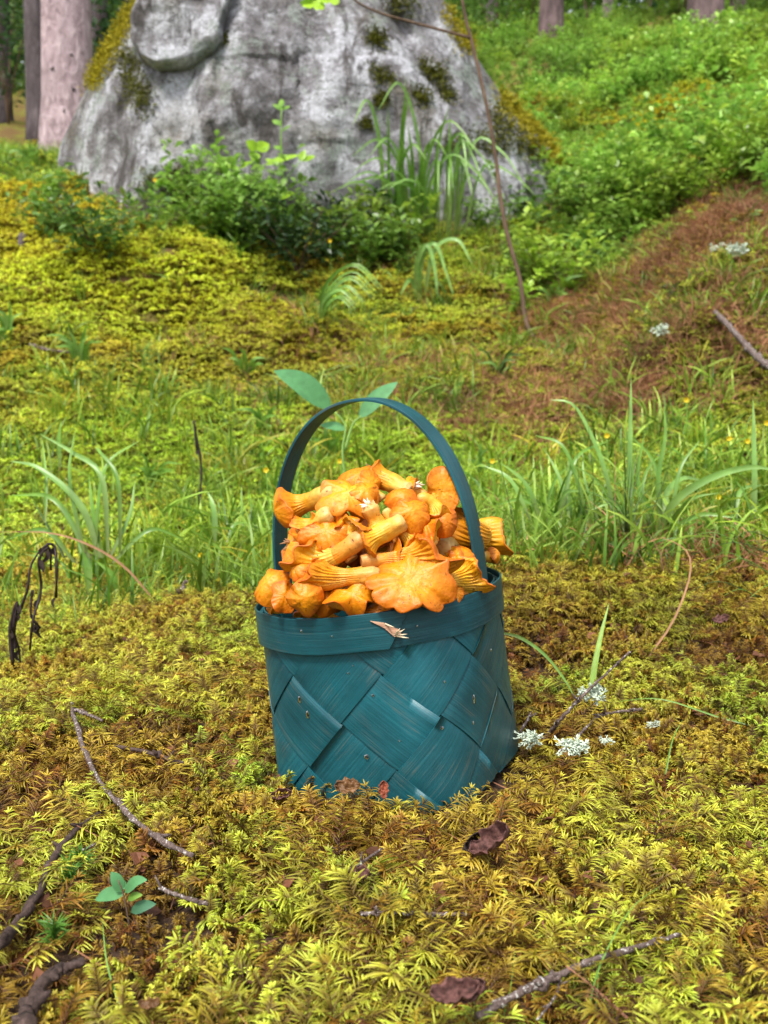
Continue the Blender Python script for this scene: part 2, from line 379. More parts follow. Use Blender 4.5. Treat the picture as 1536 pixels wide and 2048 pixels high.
def mush_mat(name, stops, ns=220, bump=.5, sub=.25, spots=True):
    m_, nt = newmat(name); b = NB(nt); tc = b.n('ShaderNodeTexCoord'); oi = b.n('ShaderNodeObjectInfo')
    v = tc.outputs['Object']
    n1 = b.noise(v, ns, 4, .6); n2 = b.noise(v, 45, 4, .6); n3 = b.noise(v, 900, 3, .6)
    f = b.n('ShaderNodeMath', operation='ADD'); b.l(attr(b, 'age'), f.inputs[0])
    mm = b.n('ShaderNodeMath', operation='MULTIPLY_ADD'); b.l(n2, mm.inputs[0]); mm.inputs[1].default_value = .5; mm.inputs[2].default_value = -.25
    b.l(mm.outputs[0], f.inputs[1]); c = b.ramp(f.outputs[0], stops)
    c = b.mix(1.0, c, b.ramp(n1, [(.3, (.88, .78, .7)), (.5, (1, .98, .95)), (.7, (1.04, 1.07, 1.1))]), 'MULTIPLY')
    c = b.mix(1.0, c, b.ramp(oi.outputs['Random'], [(0, (.96, .76, .7)), (.5, (1.0, .98, 1.)), (1, (1.04, 1.2, 1.3))]), 'MULTIPLY')
    if spots:
        sp = b.noise(v, 420, 2, .5); c = b.mix(b.ramp(sp, [(.29, .9), (.33, 0.0)]), c, (.14, .05, .012))
        br_ = b.noise(v, 70, 5, .7); c = b.mix(b.ramp(br_, [(.60, 0.0), (.74, .4)]), c, (.30, .09, .012))
    nb = b.bump(n1, bump, .0011); nb = b.bump(n3, .3, .0003, nb)
    p = b.bsdf(c, .46, nb, .4); p.inputs['Subsurface Weight'].default_value = sub
    p.inputs['Subsurface Radius'].default_value = (1.0, .45, .12); p.inputs['Subsurface Scale'].default_value = .003
    b.out(p.outputs[0]); return m_
M['cap'] = mush_mat('chanterelle_cap', [(0, (.68, .34, .014)), (.45, (.66, .25, .003)), (1, (.52, .135, .002))], bump=.8, sub=.12)
M['gill'] = mush_mat('chanterelle_gills', [(0, (.66, .36, .05)), (.5, (.68, .34, .010)), (1, (.58, .21, .003))], 160, .5, .1)
M['stem'] = mush_mat('chanterelle_stem', [(0, (.60, .36, .12)), (.4, (.64, .34, .05)), (1, (.66, .29, .010))], 180, .7, .1)
M['torn'] = simple('torn_stem_flesh', (.88, .74, .60), .7)

# ------------------------------------------------------------------ ground
def build_ground():
    ya = np.concatenate([np.linspace(-8, .25, 24)[:-1], np.geomspace(.25, 38, 400)])
    xa = np.sinh(np.linspace(-4.6, 4.6, 380)) * .55
    X, Y = np.meshgrid(xa, ya); Z = H(X, Y)
    ny, nx = X.shape
    v = np.stack([X, Y, Z], -1).reshape(-1, 3)
    i = np.arange(ny - 1)[:, None] * nx + np.arange(nx - 1)[None]; i = i.ravel()
    f = np.stack([i, i + 1, i + 1 + nx, i + nx], 1)
    me = bpy.data.meshes.new('forest_floor'); me.from_pydata(v.tolist(), [], f.tolist())
    a = smooth(1.5, 2.6, v[:, 1]) * .9 * (1 - np.exp(-(((v[:, 0] + .38) / .25) ** 2 + ((v[:, 1] - 3.93) / .22) ** 2) ** 2))  # bench hollow falls back to dark soil colour, standing in for its shade
    at = me.attributes.new('age', 'FLOAT', 'POINT'); at.data.foreach_set('value', a.astype(np.float32))
    me.polygons.foreach_set('use_smooth', [True] * len(me.polygons)); me.materials.append(M['ground'])
    o = bpy.data.objects.new('ground', me); COL.objects.link(o)
    tag(o, 'mossy forest floor rising from the basket to the boulder and the bilberry slope', None, None, 'structure')
build_ground()

# ------------------------------------------------------------------ scatter by geometry nodes
def src_collection(name, meshes):
    c = bpy.data.collections.new(name)
    for i, me in enumerate(meshes):
        o = bpy.data.objects.new('%s_%02d' % (name, i), me); c.objects.link(o)
    return c
def scatter(name, pos, rot, scl, vid, tint, coll, label):
    me = bpy.data.meshes.new(name); n = len(pos); me.vertices.add(n)
    me.vertices.foreach_set('co', np.asarray(pos, np.float32).ravel())
    for nm, ty, dat in (('rot', 'FLOAT_VECTOR', rot), ('scl', 'FLOAT', scl), ('vid', 'INT', vid), ('tint', 'FLOAT_COLOR', tint)):
        a = me.attributes.new(nm, ty, 'POINT')
        if ty == 'FLOAT_VECTOR': a.data.foreach_set('vector', np.asarray(dat, np.float32).ravel())
        elif ty == 'FLOAT_COLOR': a.data.foreach_set('color', np.concatenate([np.asarray(dat, np.float32), np.ones((n, 1), np.float32)], 1).ravel())
        else: a.data.foreach_set('value', np.asarray(dat, np.int32 if ty == 'INT' else np.float32))
    me.update(); o = bpy.data.objects.new(name, me); COL.objects.link(o)
    ng = bpy.data.node_groups.new(name, 'GeometryNodeTree')
    ng.interface.new_socket('Geometry', in_out='INPUT', socket_type='NodeSocketGeometry')
    ng.interface.new_socket('Geometry', in_out='OUTPUT', socket_type='NodeSocketGeometry')
    N = ng.nodes.new; gi = N('NodeGroupInput'); go = N('NodeGroupOutput')
    ci = N('GeometryNodeCollectionInfo'); ci.inputs['Collection'].default_value = coll
    ci.inputs['Separate Children'].default_value = True; ci.inputs['Reset Children'].default_value = True
    ip = N('GeometryNodeInstanceOnPoints'); ip.inputs['Pick Instance'].default_value = True
    L = ng.links.new
    def na(nm, ty):
        x = N('GeometryNodeInputNamedAttribute'); x.data_type = ty; x.inputs['Name'].default_value = nm
        return [s_ for s_ in x.outputs if s_.enabled and s_.name == 'Attribute'][0]
    e2r = N('FunctionNodeEulerToRotation'); L(na('rot', 'FLOAT_VECTOR'), e2r.inputs[0])
    L(gi.outputs[0], ip.inputs['Points']); L(ci.outputs[0], ip.inputs['Instance']); L(na('vid', 'INT'), ip.inputs['Instance Index'])
    L(e2r.outputs[0], ip.inputs['Rotation']); L(na('scl', 'FLOAT'), ip.inputs['Scale']); L(ip.outputs[0], go.inputs[0])
    md = o.modifiers.new('scatter', 'NODES'); md.node_group = ng
    tag(o, label, None, None, 'stuff'); return o

def moss_shoot(mb, base=Vector((0, 0, 0)), h=.030, az=0., sc=1., nb=15, segs=3, lean=.5, bw=.0021, bl=.0125):
    """a feather-moss shoot: arched reddish stem, drooping pinnate branches, bright tip"""
    d = Vector((math.cos(az), math.sin(az), 0))
    P = []
    for i in range(9):
        t = i / 8; P.append(base + Vector((0, 0, h * (t - .18 * t ** 3 * lean * 2))) * sc + d * (h * lean * t ** 2.2) * sc)
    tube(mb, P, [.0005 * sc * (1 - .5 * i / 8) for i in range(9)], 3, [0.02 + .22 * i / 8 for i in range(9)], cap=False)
    S = Vector((-d.y, d.x, 0))
    for k in range(nb):
        t = .28 + .70 * k / (nb - 1); fi = t * 8; i = min(int(fi), 7); p = P[i].lerp(P[i + 1], fi - i)
        T = (P[min(i + 1, 8)] - P[i]).normalized()
        side = 1 if k % 2 else -1
        L = bl * sc * (1.15 - .75 * abs(t - .55) ** 1.2 * 1.6) * rnd(.75, 1.15)
        out = (S * side * rnd(.7, 1.1) + T * rnd(.35, .9) + Vector((rnd(-.35, .35), rnd(-.35, .35), rnd(-.1, .4)))).normalized()
        pts = []
        for j in range(segs + 1):
            q = j / segs; pts.append(p + out * L * q + Vector((0, 0, -1)) * L * .55 * q * q + T * L * .12 * q)
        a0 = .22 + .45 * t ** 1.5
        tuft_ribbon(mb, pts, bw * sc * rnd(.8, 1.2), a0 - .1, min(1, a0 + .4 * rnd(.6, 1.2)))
    tip = P[-1]; T = (P[-1] - P[-2]).normalized()
    for k in range(5):
        a = 2 * PI * k / 5 + rnd(-.4, .4); o_ = (T * 1.1 + S * math.cos(a) * .8 + T.cross(S) * math.sin(a) * .8).normalized(); L = bl * .42 * sc
        tuft_ribbon(mb, [tip, tip + o_ * L * .5, tip + o_ * L + Vector((0, 0, -.15 * L))], bw * 1.15 * sc, .7, 1)
def tuft_ribbon(mb, P, wd, a0, a1):
    n = len(P); vs = []; ag = []; fs = []
    up = Vector((rnd(-.4, .4), rnd(-.4, .4), 1))
    for i in range(n):
        T = (P[min(i + 1, n - 1)] - P[max(i - 1, 0)]).normalized(); S = T.cross(up)
        if S.length < 1e-3: S = Vector((1, 0, 0))
        S.normalize(); t = i / (n - 1); wv = wd * .5 * (.55, 1, .85, .15)[min(3, int(t * 3 + .01))] if n > 3 else wd * .5 * (.6, 1, .1)[i]
        N = S.cross(T)
        vs += [P[i] - S * wv - N * wv * .6, P[i] + N * wv * .25, P[i] + S * wv - N * wv * .6]; ag += [a0 + (a1 - a0) * t] * 3
    for i in range(n - 1):
        b = i * 3; fs += [(b, b + 1, b + 4, b + 3), (b + 1, b + 2, b + 5, b + 4)]
    mb.add(vs, fs, ag)
moss_meshes = []
for k in range(9):
    mb = MB(); random.seed(100 + k)
    moss_shoot(mb, h=rnd(.024, .040), az=0, nb=random.choice([20, 24, 28]), lean=rnd(.4, 1.3), bl=rnd(.012, .018), bw=rnd(.0010, .00145))
    moss_meshes.append(mb.mesh('moss_shoot', M['moss']))
# upright leafy kind
for k in range(4):
    mb = MB(); random.seed(150 + k)
    moss_shoot(mb, h=rnd(.024, .032), az=0, nb=32, lean=rnd(.15, .5), bl=rnd(.008, .012), bw=.0014)
    moss_meshes.append(mb.mesh('moss_shoot_upright', M['moss']))
C_moss = src_collection('moss_source', moss_meshes)
clump_meshes = []
for k in range(6):
    mb = MB(); random.seed(200 + k)
    for j in range(26):
        a = rnd(0, 2 * PI); r = .045 * math.sqrt(rnd(0, 1)); ss = rnd(.9, 1.5)
        moss_shoot(mb, Vector((r * math.cos(a), r * math.sin(a), rnd(-.006, .004))), h=rnd(.018, .03), az=rnd(0, 2 * PI), nb=8, segs=2, lean=rnd(.3, .9), bl=.013, bw=.0036, sc=ss)
    clump_meshes.append(mb.mesh('moss_clump', M['moss']))
C_clump = src_collection('moss_clump_source', clump_meshes)

def tints(x, y, near=True):
    """colour of the living moss by place"""
    n1 = fbm(x * 7, y * 7, 31, 3); n2 = fbm(x * 18, y * 18, 47, 2); n3 = fbm(x * 2.2, y * 2.2, 61, 2)
    br = smooth(-.05 if near else .0, .35, n1 + .45 * n2)[:, None]
    g = smooth(.05, .4, fbm(x * 11, y * 11, 77, 2))[:, None]
    base = np.ones((len(x), 3)) * np.array([1.06, 1.08, .9])
    brown = np.array([.94, .62, .54]); green = np.array([.72, .98, .72])
    c = base * (1 - g) + green * g; c = c * (1 - br) + brown * br
    if near:
        for (px, py, rad, colr, st) in NEAR_BLOBS:
            q = G(px, py); d = np.hypot(x - q.x, (y - q.y)); k = (np.exp(-(d / rad) ** 2) * st)[:, None]; c = c * (1 - k) + np.array(colr) * k
    else:
        for (px, py, rx, ry, colr, st) in FAR_BLOBS:
            q = G(px, py); k = (np.exp(-(((x - q.x) / rx) ** 2 + ((y - q.y) / ry) ** 2)) * st)[:, None]; c = c * (1 - k) + np.array(colr) * k
    if not near: c = c * np.array([1.08, 1.10, 1.10])
    c = c * (1 + RNG.uniform(-.28, .28, (len(x), 1)))
    return np.clip(c, 0, 1.6)
NEAR_BLOBS = [(1080, 1270, .06, (.40, .22, .2), .9), (1130, 1180, .12, (.80, .58, .45), .8), (1400, 1300, .14, (.72, .55, .42), .7), (350, 1240, .10, (.85, .52, .42), .7),
              (1300, 1520, .10, (.85, .62, .55), .6), (100, 1950, .05, (.55, .38, .35), .8), (800, 1870, .04, (.8, .5, .45), .7), (300, 1350, .12, (1.2, 1.1, .9), .6),
              (560, 1840, .07, (.82, 1.05, .6), .6), (1350, 1650, .10, (1.1, 1.08, .8), .6), (900, 1620, .05, (.6, .5, .45), .7), (1250, 1940, .06, (1., 1.1, .7), .5), (1450, 1150, .15, (.75, .62, .40), .7)]
FAR_BLOBS = [(250, 560, .9, .45, (1.18, 1.26, .50), .85), (60, 420, .7, .8, (1.25, 1.0, .30), .75), (620, 640, .5, .2, (.95, .85, .35), .8), (1000, 850, .6, .5, (.62, .48, .38), .75), (700, 740, .5, .3, (.62, .55, .35), .6),
             (1350, 540, .5, .40, (.48, .25, .27), .95), (1400, 700, .4, .4, (.42, .40, .3), .85), (1180, 660, .3, .3, (.5, .4, .3), .7), (1320, 230, .45, .5, (1.3, 1.1, .15), .9), (350, 760, .7, .3, (.85, .66, .40), .6), (700, 930, .7, .4, (.6, .95, .45), .7), (200, 900, .6, .4, (.75, .95, .45), .6), (1100, 560, .4, .4, (.55, .8, .4), .8), (1000, 520, .4, .3, (.6, .7, .35), .7)]

def near_pts(n, y0, y1, dens=None):
    # uniform in area inside (a bit more than) the view wedge
    y = np.sqrt(RNG.uniform(y0 ** 2, y1 ** 2, n)); x = RNG.uniform(-1, 1, n) * (.42 * y + .06)
    return x, y
random.seed(11)
x, y = near_pts(47000, .34, 1.62)
r = np.hypot(x - .022, y - .855); keep = r > .104
ang_ = np.arctan2(x - .022, -(y - .855))
# keep moss off the painted wall but let it climb the foot of the basket
keep &= ~((r < .112) & (RNG.uniform(0, 1, len(x)) < .4))
hole = np.exp(-(((x - .155) / .04) ** 2 + ((y - 1.06) / .05) ** 2)); keep &= RNG.uniform(0, 1, len(x)) > hole * .6; 
bare = fbm(x * 13, y * 13, 91, 2); bare = np.maximum(bare, hole * 1.2); litter = bare > .34
for (px, py, rr) in ((90, 1960, .035), (30, 2040, .03), (560, 1585, .012), (975, 1690, .012), (700, 1770, .012), (1060, 1870, .012), (40, 1850, .02)):
    q = G(px, py); litter |= (np.hypot(x - q.x, y - q.y) < rr * (1 + .5 * bare))
x, y, litter = x[keep], y[keep], litter[keep]; n = len(x)
z = H(x, y) - .006 + RNG.uniform(-.004, .004, n) + .005 * fbm(x * 30, y * 30, 5, 2)
rot = np.stack([RNG.normal(0, .34, n), RNG.normal(0, .34, n), RNG.uniform(0, 6.28, n)], 1)
kind_n = fbm(x * 8, y * 8, 123, 2)
vid = np.where(kind_n + RNG.uniform(-.25, .25, n) > .18, RNG.integers(9, 13, n), RNG.integers(0, 9, n))
scl = (.42 + .60 * RNG.uniform(0, 1, n) ** 1.4) * (1 - .25 * (np.hypot(x - .022, y - .855) < .125)); scl = scl * np.where(litter, .8, 1.0); z = z - .003 * litter
tn = tints(x, y); tn = np.where(litter[:, None], np.array([.62, .36, .34]) * RNG.uniform(.6, 1.3, (n, 1)), tn)
old = (RNG.uniform(0, 1, n) < .20)[:, None]; tn = np.where(old, tn * np.array([.66, .42, .42]), tn)
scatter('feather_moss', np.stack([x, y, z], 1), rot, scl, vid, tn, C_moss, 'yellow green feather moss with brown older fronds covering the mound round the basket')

NM = 46000; y = np.sqrt(RNG.uniform(1.5 ** 2, 7.5 ** 2, NM)); x = RNG.uniform(-1, 1, NM) * (.42 * y + .1)
keep = ~((y > 5.2) & (x > -1.55) & (x < .65)); keep &= RNG.uniform(0, 1, NM) < (1.35 - smooth(3, 7, y)); keep &= fbm(x * 6, y * 6, 301, 2) < .45; keep &= ~(((x + .38) / .20) ** 2 + ((y - 3.93) / .17) ** 2 < 1)
x, y = x[keep], y[keep]; n = len(x)
scatter('cushion_moss', np.stack([x, y, H(x, y) - .008], 1), np.stack([RNG.uniform(-.3, .3, n), RNG.uniform(-.3, .3, n), RNG.uniform(0, 6.28, n)], 1),
        RNG.uniform(.45, .95, n) * (.8 + .1 * y), RNG.integers(0, 6, n), tints(x, y, False), C_clump, 'yellow and olive moss carpet on the slope between the basket and the boulder')

# needles and tiny litter
mb_list = []
for k in range(5):
    mb = MB(); random.seed(300 + k)
    L = rnd(.012, .03); P = spline([(0, 0, 0), (L * .5, rnd(-.002, .002), rnd(0, .003)), (L, rnd(-.004, .004), rnd(-.001, .003))], 4)
    ribbon(mb, P, .0011, age=(rnd(0, .5), rnd(.4, 1)), prof=lambda t: 1 - .5 * t); mb_list.append(mb.mesh('needle', M['straw_i']))
for k in range(4):
    mb = MB(); random.seed(330 + k); m_ = 7; R = rnd(.003, .006); c_ = [Vector((math.cos(2 * PI * j / m_) * R * rnd(.5, 1.3), math.sin(2 * PI * j / m_) * R * rnd(.4, 1), rnd(-.0012, .0012))) for j in range(m_)]
    mb.add(c_ + [p - Vector((0, 0, .0008)) for p in c_], [tuple(range(m_)), tuple(range(2 * m_ - 1, m_ - 1, -1))] + [(j, j + m_, (j + 1) % m_ + m_, (j + 1) % m_) for j in range(m_)], 0.0); mb_list.append(mb.mesh('bark_crumb', M['straw_i'], False))
C_need = src_collection('needle_source', mb_list)
x, y = near_pts(3800, .36, 1.6); n = len(x); k_ = np.hypot(x - .02, y - .855) > .11; x, y = x[k_], y[k_]; n = len(x)
scatter('fallen_needles', np.stack([x, y, H(x, y) + RNG.uniform(-.004, .014, n)], 1), np.stack([RNG.uniform(-.5, .5, n), RNG.uniform(-.5, .5, n), RNG.uniform(0, 6.28, n)], 1),
        RNG.uniform(.4, 1.5, n), RNG.integers(0, 9, n), RNG.uniform(.25, 1.15, (n, 1)) * np.ones((1, 3)), C_need, 'reddish brown fallen needles and stalks lying in the moss')

# fine grass
def grass_clump(h0, h1, nb, spread, wd, mat, lean=.6, seg=6):
    mb = MB()
    for k in range(nb):
        a = rnd(0, 2 * PI); b = Vector((spread * rnd(-1, 1), spread * rnd(-1, 1), -.005)); h = rnd(h0, h1); d = Vector((math.cos(a), math.sin(a), 0)); ln = rnd(.15, 1) * lean
        P = [b + Vector((0, 0, h * (t - .45 * ln * t ** 2.6))) + d * h * ln * t ** 1.9 for t in [i / seg for i in range(seg + 1)]]
        ribbon(mb, P, wd * rnd(.7, 1.3), nrm=(d + Vector((rnd(-.4, .4), rnd(-.4, .4), .5))), age=(0, rnd(.6, 1)))
    return mb.mesh('grass_clump', mat)
random.seed(21)
C_grass = src_collection('grass_source', [grass_clump(.03, .085, 22, .03, .0022, M['grass_i'], .8) for _ in range(4)] + [grass_clump(.06, .15, 10, .03, .0058, M['grass_i'], .9) for _ in range(3)])
def gdens(x, y):
    u = 768 + F * x / y
    crest = 1.33 + .05 * fbm(x * 3, y * 3, 8, 2)
    d = smooth(crest - .03, crest + .12, y) * (1 - .5 * smooth(2.5, 3.3, y)) * (1 - .75 * smooth(2.6, 3.4, y) * (u < 560)) * (.12 + 1.0 * smooth(-.25, .35, fbm(x * 3.5, y * 3.5, 401, 3)))
    d = d * (1 - .75 * np.exp(-(((u - 1030) / 200) ** 2 + ((y - 2.5) / .35) ** 2)))
    d = np.maximum(d, .8 * np.exp(-(((u - 1230) / 110) ** 2)) * smooth(2.8, 3.4, y) * (1 - smooth(5, 6, y)))
    d = np.maximum(d, .22 * (u > 950) * smooth(3.4, 4, y)); d = np.maximum(d, .9 * (u < 200) * smooth(5, 5.3, y) * (1 - smooth(6.5, 7.5, y)))
    return d
NG = 46000; y = np.sqrt(RNG.uniform(1.25 ** 2, 7.2 ** 2, NG)); x = RNG.uniform(-1, 1, NG) * (.42 * y + .1)
keep = RNG.uniform(0, 1, NG) < gdens(x, y) * (1.0 * (y < 2.2) + .55 * (y >= 2.2)); x, y = x[keep], y[keep]; n = len(x)
gt = np.array([.92, .95, .85]) * (1 + RNG.uniform(-.35, .3, (n, 1))) * (1 + .35 * fbm(x * 4, y * 4, 606, 3)[:, None]); dk = (RNG.uniform(0, 1, n) < .25)[:, None]; gt = np.where(dk, gt * np.array([.5, .65, .6]), gt); dry = (RNG.uniform(0, 1, n) < .12)[:, None]; gt = np.where(dry, np.array([1.45, .92, .75]), gt); pal = (RNG.uniform(0, 1, n) < .15)[:, None]; gt = np.where(pal, gt * np.array([1.5, 1.35, 1.7]), gt)
yl = smooth(0, .4, fbm(x * 3, y * 3, 88, 2))[:, None]; gt = gt * (1 - yl * .5) + gt * np.array([1.35, 1.15, .5]) * yl * .5
scatter('fine_grass', np.stack([x, y, H(x, y)], 1), np.stack([RNG.uniform(-.15, .15, n), RNG.uniform(-.15, .15, n), RNG.uniform(0, 6.28, n)], 1),
        RNG.uniform(.6, 1.2, n), np.where(RNG.uniform(0, 1, n) < .72, RNG.integers(0, 4, n), RNG.integers(4, 7, n)), gt, C_grass, 'fine green grass in the hollow behind the mound and up the slope')
# dry brown grass on the right bank
random.seed(22)
C_dry = src_collection('dry_source', [grass_clump(.04, .10, 16, .04, .0025, M['straw_i'], 1.3) for _ in range(3)])
xs, ys = [], []
for (px, py, rx, ry, nn) in ((1340, 520, .24, .22, 2000), (1240, 620, .22, .2, 900), (1480, 450, .2, .2, 800), (1380, 680, .3, .2, 700), (960, 780, .3, .3, 420), (560, 690, .3, .2, 120), (860, 480, .3, .3, 160), (940, 1080, .2, .08, 30), (1400, 1130, .1, .06, 60)):
    q = G(px, py); xs.append(RNG.normal(q.x, rx, nn)); ys.append(RNG.normal(q.y, ry, nn))
x = np.concatenate(xs); y = np.maximum(np.concatenate(ys), 1.25); n = len(x)
scatter('dry_grass', np.stack([x, y, H(x, y)], 1), np.stack([RNG.uniform(-.5, .5, n), RNG.uniform(-.5, .5, n), RNG.uniform(0, 6.28, n)], 1),
        RNG.uniform(.6, 1.2, n), RNG.integers(0, 3, n), RNG.uniform(.6, 1.2, (n, 1)) * np.array([[1.05, 1.10, .95]]) * (1 + .5 * fbm(x * 7, y * 7, 818, 2)[:, None]), C_dry, 'dead reddish brown grass and needles on the bank at the right')

# bilberry undergrowth
def berry_shrub(h=.22, nst=7, nl=16, ls=.016, mat=None, parts=False):
    mb = MB() if not parts else None; st = MB(); fo = MB() if parts else None
    for k in range(nst):
        a = rnd(0, 2 * PI); d = Vector((math.cos(a), math.sin(a), 0)); hh = h * rnd(.6, 1)
        P = [Vector((rnd(-.02, .02), rnd(-.02, .02), -.01)) + Vector((0, 0, hh * t)) + d * hh * .5 * t ** 1.5 for t in [i / 5 for i in range(6)]]
        tube(st if parts else mb, P, [.0012 * (1.3 - t / 5) for t in range(6)], 3, .0, cap=False)
        for j in range(nl):
            t = rnd(.25, 1); i = min(4, int(t * 5)); p = P[i].lerp(P[i + 1], t * 5 - i)
            o_ = Vector((rnd(-1, 1), rnd(-1, 1), rnd(-.2, .9))).normalized(); L = ls * rnd(.7, 1.3)
            p = p + o_ * rnd(0, .02)
            ribbon(fo if parts else mb, [p, p + o_ * L * .5, p + o_ * L + Vector((0, 0, -L * .15))], L * .62, nrm=Vector((rnd(-.6, .6), rnd(-.6, .6), 1)), age=(.35 + .3 * t, .5 + .5 * t * rnd(.6, 1)), prof=lambda t: (.15, 1, .1)[int(t * 2 + .1)])
    return (st, fo) if parts else mb.mesh('bilberry_shrub', mat)
random.seed(31)
C_berry = src_collection('bilberry_source', [berry_shrub(rnd(.18, .34), 8, 16, .034, M['berry_i']) for _ in range(5)])
def bdens(x, y):
    u = 768 + F * x / y
    d = smooth(900, 1060, u) * smooth(3.4, 4.4, y + .0 * x)
    d = np.where(u > 1250, smooth(1250, 1251, u) * smooth(3.55, 4.1, y), d)
    d = np.maximum(d, smooth(8, 9, y) * (u > 300))
    d = np.maximum(d, (y > 4.15) * (y < 4.95) * (u > 60) * (u < 1130) * smooth(-.25, .25, fbm(x * 2.5, y * 2.5, 733, 2)) * np.where((u > 430) & (u < 800), 1.0, .55) * (4.15 + .35 * ((u < 380) | (u > 800)) < y))
    yel = np.exp(-(((x - G(1320, 240).x) / .5) ** 2 + ((y - G(1320, 240).y) / .6) ** 2))
    d = d * (1 - .97 * smooth(.3, .6, yel))
    return d * .9
N0 = 9000; y = RNG.uniform(3.4, 15, N0); x = RNG.uniform(-1, 1, N0) * (.44 * y + .2)
keep = RNG.uniform(0, 1, N0) < bdens(x, y) * np.clip(y / 8, .5, 1.0); keep &= ~((y > 4.96) & (y < 6.8) & (x > -1.65) & (x < .8)); x, y = x[keep], y[keep]; n = len(x)
bt = (1.05 + .75 * fbm(x * 1.6, y * 1.6, 99, 3)[:, None]) * (1 + RNG.uniform(-.25, .25, (n, 1))) * np.array([[1.0, 1.0, 1.0]])
yy = smooth(-.1, .5, fbm(x * 2.4, y * 2.4, 12, 2))[:, None]; bt = bt * np.where((y < 5) & (x > -.8) & (x < .1), .62, 1.0)[:, None]; bt = bt * (1 - yy) + bt * np.array([1.35, 1.12, .8]) * yy  # shade painted in: bilberries before the boulder's middle tinted darker
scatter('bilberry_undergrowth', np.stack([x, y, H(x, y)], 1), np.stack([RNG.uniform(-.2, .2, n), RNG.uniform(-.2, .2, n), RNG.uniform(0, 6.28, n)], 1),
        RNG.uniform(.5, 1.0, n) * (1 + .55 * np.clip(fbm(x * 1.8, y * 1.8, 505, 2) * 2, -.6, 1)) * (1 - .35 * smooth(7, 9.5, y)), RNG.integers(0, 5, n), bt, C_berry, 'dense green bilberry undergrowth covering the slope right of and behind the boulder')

# far forest foliage that reads as one mass
def leaf_cloud(nl, R, ls, mat):
    mb = MB()
    for k in range(nl):
        p = Vector((rnd(-1, 1), rnd(-1, 1), rnd(-1, 1)))
        if p.length > 1: p.normalize()
        p *= R; o_ = Vector((rnd(-1, 1), rnd(-1, 1), rnd(-.5, .5))).normalized(); L = ls * rnd(.6, 1.4)
        ribbon(mb, [p, p + o_ * L * .5, p + o_ * L], L * .6, nrm=Vector((rnd(-1, 1), rnd(-1, 1), 1)), age=(rnd(.2, .6), rnd(.5, 1)), prof=lambda t: (.1, 1, .1)[int(t * 2 + .1)])
    return mb.mesh('leaf_cloud', mat)
random.seed(41)
C_cloud = src_collection('foliage_source', [leaf_cloud(170, .5, .11, M['tree_leaf_i']) for _ in range(4)])
n = 1500; y = RNG.uniform(15, 30, n); x = RNG.uniform(-1, 1, n) * (.5 * y + 1); z = H(x, y) + RNG.uniform(0, 1, n) ** 1.2 * 8
ft = (1.2 + .9 * RNG.uniform(0, 1, (n, 1)) ** 1.5) * np.array([[1.0, 1.0, .95]]) * np.where(x < -2, .55, 1.0)[:, None]
scatter('far_forest', np.stack([x, y, z], 1), RNG.uniform(0, 6.28, (n, 3)), RNG.uniform(.8, 1.8, n), RNG.integers(0, 4, n), ft, C_cloud, 'blurred mass of green forest foliage behind the boulder and trunks')

